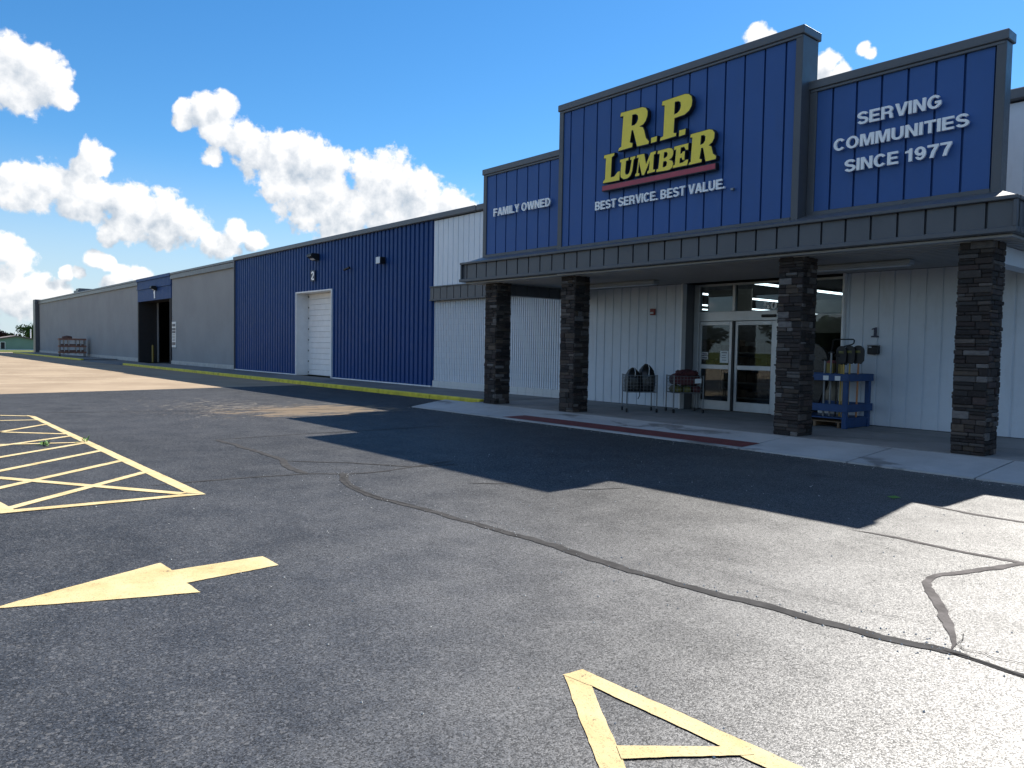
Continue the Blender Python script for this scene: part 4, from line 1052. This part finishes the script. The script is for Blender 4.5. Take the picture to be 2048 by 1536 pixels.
def canopy_light(x0, x1, y, label):
    t = thing('canopy_light', label, 'light', ((x0 + x1) / 2, y, 3.28), 'strip lights under the canopy')
    build('housing', MB().bbox(x0, x1, y - .11, y + .11, 3.20, 3.286, .015), M['soffit'], t)
    build('diffuser', MB().bbox(x0 + .05, x1 - .05, y - .075, y + .075, 3.175, 3.198, .008), M['white_lo'], t)
canopy_light(-14.3, -11.7, 14.45, 'long white strip light under the canopy left of the doors')
canopy_light(-8.2, -5.72, 14.1, 'long white strip light under the canopy at the tool rack')
# fluorescent rows in the store
tb = None
def tube_light(x, y0, y1, z, label, group, m):
    t = thing('ceiling_light', label, 'light', (x, y0, z), group)
    build('tube', MB().box(x - .05, x + .05, y0, y1, z - .05, z), m, t)
    build('channel', MB().box(x - .06, x + .06, y0, y1, z + .002, z + .06), M['ceil_in'], t)
    return t
proto = tube_light(-12.2, 17.6, 19.95, 3.6, 'glowing fluorescent strip light on the store ceiling behind the glass', 'strip lights inside the store', M['tube'])
for x in (-12.2, -15.8, -19.6, -21.6):
    y = 17.6; i = 0
    while y < 40:
        if not (x == -12.2 and i == 0): copy_tree(proto, None, (x, y, 3.6))
        y += 2.44; i += 1
tube_light(-61.9, 22, 29.5, 4.75, 'faint strip light inside the open warehouse doorway', None, M['tube_dim'])
# hanging boards in the store
for x0, x1, y, z0, z1, lab in ((-14.3, -12.75, 20.2, 2.65, 3.5, 'grey board hanging inside the store behind the left transom glass'),
                               (-12.4, -7.5, 22.5, 2.85, 3.25, 'mottled grey banner hanging inside behind the shop window'), (-13.6, -9.6, 23.2, 2.25, 2.85, 'beige boarded panel inside behind the shop window')):
    t = thing('hanging_board', lab, 'board', ((x0 + x1) / 2, y, z0))
    build('panel', MB().bbox(x0, x1, y, y + .05, z0, z1, .008), M['beige_in'], t)
    build('wire', MB().tube([(x0 + .2, y + .025, z1), (x0 + .2, y + .025, 4.3)], .006, 6).tube([(x1 - .2, y + .025, z1), (x1 - .2, y + .025, 4.3)], .006, 6), M['steel'], t)
t = thing('store_shelving', 'dim stocked shelving inside the store behind the sliding doors', 'shelving', (-13.5, 20, .12))
mb = MB()
for k_ in range(4): mb.box(-16.5, -11.2, 20.0, 20.6, .2 + k_ * .45, .24 + k_ * .45)
mb.box(-16.5, -11.2, 20.3, 20.33, .12, 1.9)
build('shelf', mb, M['alum'], t)
mb = MB()
for k_ in range(4):
    x = -16.4
    while x < -11.5:
        w_ = rnd.uniform(.12, .4); mb.box(x, x + w_ - .03, 20.02, 20.28, .245 + k_ * .45, .24 + k_ * .45 + rnd.uniform(.15, .38)); x += w_
build('stock', mb, M['shelf_stock'], t)
t = thing('display_panel', 'brown wooden panel standing inside behind the left sliding door', 'panel', (-12.2, 17.4, .12))
build('panel', MB().bbox(-12.45, -11.85, 17.4, 17.46, .14, 1.15, .008), M['wood'], t); build('foot', MB().box(-12.45, -11.85, 17.3, 17.56, .121, .139), M['wood_old'], t)
# papers on the glass
t = tag(build('paper_notice', MB().box(-11.13, -10.89, 16.298, 16.302, 1.32, 1.62).box(-11.09, -10.93, 16.2965, 16.2975, 1.56, 1.59, 1).box(-11.07, -10.96, 16.2965, 16.2975, 1.50, 1.52, 1).box(-11.08, -10.95, 16.2965, 16.2975, 1.44, 1.46, 1).box(-11.07, -10.94, 16.2965, 16.2975, 1.38, 1.40, 1), [M['paper'], M['steel']], None, (0, 0, 0)), 'white sheet of paper taped to the left sliding door', 'notice')
for z, lab in ((1.50, 'small pale sticker on the left sliding door glass, upper of two'), (1.40, 'small grey sticker on the left sliding door glass, lower of two')):
    tag(build('sticker', MB().box(-11.68, -11.49, 16.299, 16.303, z, z + .075, 0).box(-11.66, -11.51, 16.298, 16.2985, z + .02, z + .05, 1), [M['alum'], M['navy']], None, (0, 0, 0)), lab, 'sticker')

# ================================================================== CARTS AND GOODS
def frame2(o, e, f):   # local (u along e, v along f, z) -> world
    e = Vector(e).normalized(); f = Vector((-e.y, e.x))
    return lambda u, v, z: (o[0] + e.x * u + f.x * v, o[1] + e.y * u + f.y * v, z)
def wire_cart(o, e, lab):
    q = frame2(o, e, None); W, D = .72, .60; Z0, Z1 = .60, 1.0; zf = Z_WALK
    t = thing('wire_cart', lab, 'cart', (o[0], o[1], zf), 'wire bin carts by the entrance')
    for u, v in ((0, 0), (W, 0), (0, D), (W, D)):
        lg = build('leg', MB().tube([q(u, v, zf + .10), q(u, v, Z1 + .02)], .014, 8), M['steel'], t)
        build('caster', MB().tube([q(u - .018, v, zf + .048), q(u + .018, v, zf + .048)], .048, 12), M['black'], lg)
    mb = MB()
    for (a, b) in (((0, 0), (W, 0)), ((W, 0), (W, D)), ((W, D), (0, D)), ((0, D), (0, 0))):
        n = 9
        for i in range(n + 1):
            f = i / n; u = a[0] + (b[0] - a[0]) * f; v = a[1] + (b[1] - a[1]) * f
            mb.tube([q(u, v, Z0), q(u, v, Z1)], .0035, 5)
        for k_ in range(6):
            z = Z0 + (Z1 - Z0) * k_ / 5; mb.tube([q(a[0], a[1], z), q(b[0], b[1], z)], .0035 if 0 < k_ < 5 else .008, 5)
    build('wire_basket', mb, M['steel'], t)
    mb = MB(); mb.add([q(0, 0, Z0), q(W, 0, Z0), q(W, D, Z0), q(0, D, Z0), q(0, 0, Z0 + .012), q(W, 0, Z0 + .012), q(W, D, Z0 + .012), q(0, D, Z0 + .012)], [(0, 3, 2, 1), (4, 5, 6, 7), (0, 1, 5, 4), (1, 2, 6, 5), (2, 3, 7, 6), (3, 0, 4, 7)])
    build('basket_floor', mb, M['steel'], t)
    return q
def lump(q, u0, u1, v0, v1, z0, z1, seed, nu=14, nv=10, rough=.02, top=None):
    """a soft heap: closed surface with rounded sides and an uneven top"""
    rr = random.Random(seed); mb = MB(); rings = 9; V = []; ns = 28
    for k_ in range(rings + 1):
        f = k_ / rings; z = z0 + (z1 - z0) * f
        sh = (1 - (max(0, f - .45) / .55) ** 2.4 * .75) if k_ < rings else .15
        sh *= .90 + .10 * min(1, f * 5)
        for i in range(ns):
            a = 2 * math.pi * i / ns; c, s_ = math.cos(a), math.sin(a)
            pw = .55; cx = math.copysign(abs(c) ** pw, c); sy = math.copysign(abs(s_) ** pw, s_)
            u = (u0 + u1) / 2 + (u1 - u0) / 2 * cx * sh + rr.uniform(-rough, rough); v = (v0 + v1) / 2 + (v1 - v0) / 2 * sy * sh + rr.uniform(-rough, rough)
            zz = z + rr.uniform(-rough, rough) * .7
            if top: zz += top(u, v) * f
            V.append(q(u, v, zz))
    F = []
    for k_ in range(rings):
        for i in range(ns): F.append((k_ * ns + i, k_ * ns + (i + 1) % ns, (k_ + 1) * ns + (i + 1) % ns, (k_ + 1) * ns + i))
    F.append(tuple(range(ns))[::-1]); F.append(tuple(range(rings * ns, rings * ns + ns)))
    mb.add(V, F, 0, True); return mb
q1 = wire_cart((-11.98, 13.80), (.62, .785), 'grey wire bin cart on casters filled with black bundles')
for u0, u1, zt, sd, lab in ((.01, .36, 1.17, 3, 'black strapped sheet bundle in the left half of the wire cart'), (.33, .70, 1.27, 4, 'taller black strapped sheet bundle in the right half of the wire cart')):
    t = thing('black_bundle', lab, 'bundle', q1((u0 + u1) / 2, .3, .62))
    build('sheeting', lump(q1, u0, u1, .02, .57, .615, zt, sd, rough=.013), M['tarp'], t)
    um = (u0 + u1) / 2
    build('strap', MB().tube([q1(um, -.0, .98), q1(um + .01, .02, zt - .10), q1(um + .01, .12, zt - .005), q1(um + .01, .30, zt + .02)], .006, 6), M['letter_white'], t)
    if sd == 3: build('loose_end', MB().tube([q1(.30, -.01, .66), q1(.30, -.02, .52), q1(.26, -.02, .44)], .010, 6), M['tarp'], t)
q2 = wire_cart((-11.24, 14.63), (.57, .82), 'grey wire bin cart heaped with dark red and yellow sacks before the left door')
t = thing('sack_heap', 'heap of dark red brown sacking lying on top of the right wire cart', 'sack', q2(.36, .3, .80))
build('sacking', lump(q2, .0, .70, .03, .56, .80, 1.10, 8, rough=.026), M['red_brown'], t)
build('loose_flap', lump(q2, .15, .60, -.05, .5, 1.03, 1.15, 12, rough=.03), M['red_brown'], t)
for i, (u0, u1, m_, lab) in enumerate(((.02, .24, 'olive_bag', 'greenish printed bag at the left of the right wire cart'), (.25, .46, 'olive_bag', 'yellow printed bag in the middle of the right wire cart'), (.47, .70, 'red_brown', 'dark red bag at the right of the right wire cart'))):
    t = tag(build('printed_bag', lump(q2, u0, u1, .02, .55, .615, .79, 20 + i, rough=.008), M[m_], None, q2((u0 + u1) / 2, .3, .615)), lab, 'bag', 'bags in the right wire cart')
a_, b_, c_, d_ = q2(.50, -.012, .83), q2(.66, -.012, .84), q2(.66, -.012, .95), q2(.50, -.012, .94)
mb = MB(); off = Vector(q2(0, -.006, 0)) - Vector(q2(0, 0, 0))
V = [a_, b_, c_, d_]; V2 = [tuple(Vector(p) + off) for p in V]
mb.add(V + V2, [(0, 1, 2, 3), (4, 7, 6, 5), (0, 4, 5, 1), (1, 5, 6, 2), (2, 6, 7, 3), (3, 7, 4, 0)])
tag(build('price_card', mb, M['paper'], None, a_), 'small pale card clipped to the right wire cart', 'card')

# blue tool rack with shovels, spades and rakes standing in it
RX0, RX1, RY0, RY1 = -8.42, -7.06, 14.62, 15.66
rk = thing('tool_rack', 'blue painted wooden tool rack with long handled tools standing in it', 'rack', (-7.9, 15.1, Z_WALK))
for x, y in ((RX0, RY0), (RX1 - .09, RY0), (RX0, RY1 - .09), (RX1 - .09, RY1 - .09)):
    build('leg', MB().bbox(x, x + .09, y, y + .09, Z_WALK, 1.16, .006), M['rack_blue'], rk)
for z0, z1 in ((1.06, 1.20), (.45, .60)):
    mb = MB(); mb.bbox(RX0 - .03, RX1 + .03, RY0 - .03, RY0 - .002, z0, z1, .005); mb.bbox(RX0 - .03, RX1 + .03, RY1 + .002, RY1 + .03, z0, z1, .005)
    mb.bbox(RX0 - .03, RX0 - .002, RY0, RY1, z0, z1, .005); mb.bbox(RX1 + .002, RX1 + .03, RY0, RY1, z0, z1, .005)
    build('rail', mb, M['rack_blue'], rk)
mb = MB()
for i in range(5):
    y = RY0 + .1 + i * .2; mb.box(RX0, RX1, y, y + .05, 1.165, 1.195)
build('slat', mb, M['rack_blue'], rk)
mb = MB(); mb.bbox(RX0, RX1, RY0 + .09, RY1 - .09, .30, .33, .005); mb.bbox(RX1 - .08, RX1 - .02, RY0 + .1, RY1 - .1, .13, .30, .005); build('bottom_shelf', mb, M['rack_blue'], rk)
for x in (-7.48, -7.24): build('price_tag', MB().box(x - .055, x + .055, RY0 - .036, RY0 - .031, 1.07, 1.16), M['paper'], rk)
pal = thing('wood_pallet', 'low bare wood pallet under the blue tool rack', 'pallet', (-7.8, 15, Z_WALK))
for i in range(5): build('board', MB().bbox(-8.35, -7.18, 14.75 + i * .18, 14.87 + i * .18, .225, .245, .004), M['wood'], pal)
for x in (-8.3, -7.8, -7.3): build('bearer', MB().bbox(x, x + .05, 14.75, 15.59, .122, .223, .004), M['wood'], pal)
def spade(x, y, ztop, rad, hand, lab, stripe=True):
    t = thing('shovel', lab, 'shovel', (x, y, .33), 'tools standing in the blue rack')
    build('handle', MB().tube([(x, y, .34), (x, y + .02, ztop - .36)], .019, 8), hand, t)
    n = 14; poly = []
    for i in range(n + 1):
        a = math.pi * i / n; poly.append((x + rad * math.cos(a), ztop - rad + rad * math.sin(a) * 1.0))
    poly += [(x - rad * .98, ztop - .30), (x - rad * .5, ztop - .37), (x - .025, ztop - .36), (x + .025, ztop - .36), (x + rad * .5, ztop - .37), (x + rad * .98, ztop - .30)]
    build('blade', MB().prism(poly, y - .012, y + .012), M['black'], t)
    if stripe: build('label', MB().box(x - .05, x + .05, y - .0145, y - .0125, ztop - .15, ztop - .10), M['olive_bag'], t)
spade(-7.36, 14.95, 1.755, .105, M['wood_y'], 'black round bladed shovel with yellow handle, left of three in the blue rack')
spade(-7.215, 15.0, 1.765, .11, M['wood_y'], 'black round bladed shovel, middle of three heads in the blue rack')
spade(-7.065, 15.05, 1.77, .12, M['wood_o'], 'black round bladed shovel with orange handle nearest the white wall')
for i, (x, y, zt, m_, lab) in enumerate(((-7.61, 14.78, 1.46, 'steel', 'grey handled tool standing at the left of the blue rack'), (-7.50, 14.82, 1.62, 'steel', 'grey tube handled tool beside the yellow labels in the rack'), (-7.44, 14.95, 1.55, 'black', 'black handled tool in the middle of the blue rack'), (-7.23, 14.8, 1.40, 'wood_y', 'yellow handled tool near the front post of the rack'))):
    t = thing('garden_tool', lab, 'tool', (x, y, .34), 'tools standing in the blue rack')
    build('handle', MB().tube([(x, y, .34), (x, y, zt)], .02, 8), M[m_], t)
    build('grip', MB().tube([(x - .06, y, zt), (x + .06, y, zt)], .02, 8), M['black'], t)
for x, lab in ((-7.72, 'yellow and red printed box on the tool rack, left one'), (-7.52, 'yellow and red printed box on the tool rack, right one')):
    t = thing('printed_box', lab, 'box', (x, 15.2, 1.2)); build('carton', MB().bbox(x - .07, x + .07, 15.2, 15.3, 1.197, 1.40, .004), M['dull_yellow'], t); build('lid', MB().bbox(x - .072, x + .072, 15.198, 15.302, 1.402, 1.46, .004), M['red_dev'], t)
# wheelbarrow stood up behind the rack against the window
t = thing('wheelbarrow', 'dark wheelbarrow stood on end behind the tool rack with its loop handle up', 'wheelbarrow', (-8.3, 15.6, Z_WALK))
mb = MB(); poly = []
for i in range(17):
    a = math.pi * i / 16; poly.append((-8.34 + .36 * math.cos(a), 1.46 + .35 * math.sin(a)))
poly += [(-8.66, .85), (-8.52, .50), (-8.16, .50), (-8.02, .85)]
mb.prism(poly, 15.58, 15.70)
V0 = [(x * .82 - 8.34 * .18, 15.86, (z - 1.1) * .8 + 1.1) for x, z in poly]; n = len(poly)
mb.add([(x, 15.70, z) for x, z in poly] + V0, [(i, i + n, (i + 1) % n + n, (i + 1) % n) for i in range(n)] + [tuple(range(n, 2 * n))])
build('tray', mb, M['tarp'], t)
build('handle', MB().tube([(-8.05, 15.52, .5), (-7.85, 15.46, 1.40), (-7.75, 15.36, 1.87), (-7.68, 15.32, 1.895), (-7.30, 15.3, 1.895), (-7.275, 15.3, 1.88), (-7.28, 15.3, 1.82), (-7.32, 15.3, 1.79), (-7.50, 15.34, 1.75), (-7.75, 15.45, 1.55)], .014, 8), M['black'], t)
wl = build('wheel', MB().tube([(-8.39, 15.68, .31), (-8.29, 15.68, .31)], .18, 18), M['black'], t)

# lumber cart far along the walk
lc = thing('lumber_cart', 'weathered three tier lumber cart on the walk beside the far grey wall', 'cart', (-80.5, 14.6, Z_WALK))
qf = frame2((-79.6, 13.55), (.10, .995), None)
for u in (0, 2.0):
    for v in (0, 1.1):
        lg = build('post', MB().tube([qf(u, v, Z_WALK + .16), qf(u, v, 1.78)], .045, 6), M['steel'], lc)
        build('wheel', MB().tube([qf(u - .03, v, Z_WALK + .10), qf(u + .03, v, Z_WALK + .10)], .10, 12), M['black'], lg)
for z in (.42, .98, 1.62):
    mb = MB(); mb.prism([qf(u, v, 0)[:2] for u, v in ((-.1, -.1), (2.1, -.1), (2.1, 1.2), (-.1, 1.2))], z, z + .16, axis='z'); build('deck', mb, M['wood_old'], lc)
for v in (-.06, 1.16):
    for u in (.35, .7, 1.3, 1.65): build('slat', MB().tube([qf(u, v, .30), qf(u, v, 1.7)], .04, 5), M['base_strip'], lc)
t = thing('lumber_offcut', 'dark lump of scrap lumber lying on top of the lumber cart', 'lumber', qf(.5, .5, 1.79))
build('piece', lump(qf, .2, 1.0, .2, .9, 1.785, 2.02, 33, rough=.03), M['wood_dark'], t)
for z in (.585, 1.145):
    t = thing('lumber_stack', 'stack of short boards on the %s deck of the lumber cart' % ('lower' if z < 1 else 'upper'), 'lumber', qf(1, .5, z))
    for k_ in range(5): build('board', MB().prism([qf(u, v, 0)[:2] for u, v in ((.1, k_ * .21), (1.9, k_ * .21 + .03), (1.9, k_ * .21 + .19), (.1, k_ * .21 + .16))], z, z + .10 + .02 * (k_ % 2), axis='z'), M['wood_dark'], t)
# bollard at the warehouse door
t = thing('bollard', 'yellow steel bollard just inside the open warehouse doorway', 'bollard', (-61.9, 16.7, .02))
build('post', MB().tube([(-61.9, 16.7, .03), (-61.9, 16.7, 1.28), (-61.9, 16.7, 1.32)], .075, 14), M['dull_yellow'], t); build('cap', MB().tube([(-61.9, 16.7, 1.32), (-61.9, 16.7, 1.36)], .065, 14, r1=.03), M['dull_yellow'], t)

# loose grit gathered along the apron edge and scattered over the lot
rr = random.Random(77); mb = MB()
for i in range(900):
    if i < 420: x, y = rr.uniform(-17, 0), 10.9 - abs(rr.gauss(0, .16))
    elif i < 640:
        a, b = rr.choice(list(zip(main, main[1:]))); f = rr.random(); x = a[0] + (b[0] - a[0]) * f + rr.gauss(0, .1); y = a[1] + (b[1] - a[1]) * f + rr.gauss(0, .1)
    else: x, y = rr.uniform(-9, -.8), rr.uniform(1.6, 9)
    s_ = rr.uniform(.003, .009); a = rr.uniform(0, 6.28)
    V = [(x + s_ * math.cos(a + t_) * rr.uniform(.7, 1.3), y + s_ * math.sin(a + t_) * rr.uniform(.7, 1.3), .002) for t_ in (0, 1.6, 3.1, 4.7)] + [(x, y, .002 + s_ * rr.uniform(.7, 1.2))]
    mb.add(V, [(0, 1, 4), (1, 2, 4), (2, 3, 4), (3, 0, 4)])
tag(build('grit', mb, M['base_strip']), 'loose pale grit scattered over the asphalt and along the apron edge', 'grit', kind='stuff')
t = tag(build('fallen_leaf', MB().add([(-3.70, 8.69, .012), (-3.63, 8.73, .03), (-3.55, 8.71, .02), (-3.61, 8.65, .008), (-3.46, 8.70, .006), (-3.46, 8.695, .006)], [(0, 3, 2, 1), (2, 4, 5)]), M['weed'], None, (-3.6, 8.69, 0), fix=False), 'small green leaf lying in the shadow on the asphalt', 'leaf')

# weeds in the island and a leaf
def weed(x, y, lab, seed, n=26):
    rr = random.Random(seed); mb = MB()
    for i in range(n):
        a = rr.uniform(0, 6.28); L = rr.uniform(.06, .17); e = rr.uniform(.2, 1.2); wdt = rr.uniform(.008, .016)
        bx, by = x + rr.uniform(-.10, .10), y + rr.uniform(-.05, .05); d = Vector((math.cos(a) * math.cos(e), math.sin(a) * math.cos(e), math.sin(e))) * L; s_ = Vector((-math.sin(a), math.cos(a), 0)) * wdt
        p0 = Vector((bx, by, .005)); p1 = p0 + d * .55; p2 = p0 + d * 1.0 - Vector((0, 0, L * .25))
        mb.add([p0 - s_ * .4, p0 + s_ * .4, p1 + s_, p1 - s_, p2], [(0, 1, 2, 3), (3, 2, 4)])
    tag(build('weed', mb, M['weed'], None, (x, y, 0), fix=False), lab, 'weed', 'weeds in the painted island')
weed(-13.35, 2.06, 'low green weed tuft among the yellow hatch bars', 5, 20); weed(-13.45, 2.62, 'small green weed on the thick yellow edge line', 6, 9)

# ================================================================== FAR BACKGROUND
hs_ = thing('green_house', 'low pale green gabled house beyond the far end of the lot', 'house', (-290, 36, -1.7))
X0 = -285.0
mb = MB(); mb.prism([(29.0, -1.8), (45.5, -1.8), (45.5, .7), (36.6, 2.45), (29.0, .95)], X0 - 14, X0, axis='x'); build('wall', mb, M['house_green'], hs_)
mb = MB(); mb.prism([(28.2, .80), (36.6, 2.47), (46.3, .55), (46.3, .90), (36.6, 2.85), (28.2, 1.2)], X0 - 14.5, X0 + .5, axis='x'); build('roof', mb, M['house_roof'], hs_)
d_ = build('door', MB().box(X0, X0 + .08, 32.35, 33.4, -1.35, .65), M['dark_in'], hs_); build('frame', MB().box(X0, X0 + .06, 32.2, 32.345, -1.4, .8).box(X0, X0 + .06, 33.405, 33.55, -1.4, .8).box(X0, X0 + .06, 32.345, 33.405, .655, .8), M['white_trim'], d_)
build('base_band', MB().box(X0, X0 + .05, 29, 45.5, -1.8, -1.55), M['white_trim'], hs_)
for y, h in ((36.9, 3.9), (37.6, 3.6), (41.2, 5.0)): build('vent_pipe', MB().tube([(X0 - 6, y, 1.6), (X0 - 6, y, h)], .16, 8), M['white_trim'], hs_)
def tree(x, y, z0, h, r, lab, m_, seed, name='tree', grp='trees behind the green house', nl=1500, fs=.34, low=.30):
    rr = random.Random(seed)
    t = thing(name, lab, 'tree', (x, y, z0), grp)
    mb = MB(); top = z0 + h * .62
    mb.tube([(x, y, z0), (x + .1, y, z0 + h * .3), (x, y + .1, top)], r * .09, 8, r1=r * .04)
    cl = []
    for i in range(16):
        a = rr.uniform(0, 6.28); f = rr.uniform(.25, 1.0); rad = r * rr.uniform(.25, .8) * (1.15 - abs(f - .55))
        c = Vector((x + math.cos(a) * rad, y + math.sin(a) * rad, z0 + h * (low + (.92 - low) * f))); cl.append((c, r * rr.uniform(.24, .42)))
        mb.tube([(x, y, z0 + h * rr.uniform(.25, .5)), tuple(c)], r * .03, 5, r1=r * .008)
    build('trunk', mb, M['bark'], t)
    mb = MB()
    for i in range(nl):
        c, cr = rr.choice(cl); d = Vector((rr.gauss(0, 1), rr.gauss(0, 1), rr.gauss(0, .8))).normalized() * cr * rr.random() ** .35
        p = c + d; u = Vector((rr.gauss(0, 1), rr.gauss(0, 1), rr.gauss(0, 1))).normalized(); v = u.orthogonal().normalized(); s_ = fs * rr.uniform(.6, 1.4)
        mb.add([p - u * s_, p + v * s_ * .55, p + u * s_, p - v * s_ * .55], [(0, 1, 2, 3)])
    build('crown', mb, M[m_], t, fix=False)
tree(-320, 34.0, -2.0, 6.9, 4.2, 'dark purple leaved tree at the left edge behind the green house', 'leaf_r', 1, nl=1800)
tree(-330, 39.2, -2.0, 5.5, 3.4, 'low dark tree between the purple tree and the green tree', 'leaf_d', 2, nl=1400)
tree(-318, 44.6, -2.0, 8.2, 4.6, 'bright green tree standing behind the roof of the green house', 'leaf_g', 3, nl=2200)
tree(-325, 49.5, -2.0, 9.0, 5.0, 'green tree partly hidden by the far corner of the store', 'leaf_g', 4, nl=1800)
# trees across the road behind the viewer: the door glass mirrors them
for i, (x, y, h, r_, lab) in enumerate(((-94, -100, 7.0, 4.2, 'round dark tree mirrored in the left sliding door'), (-78, -104, 12.5, 6.5, 'tall dark tree mirrored in the right sliding door'), (-66, -98, 7.5, 4.5, 'dark tree mirrored in the shop window right of the doors'))):
    tree(x, y, -.05, h, r_, lab, 'leaf_d', 20 + i, grp='trees across the road', nl=2600, fs=.5, low=.06)
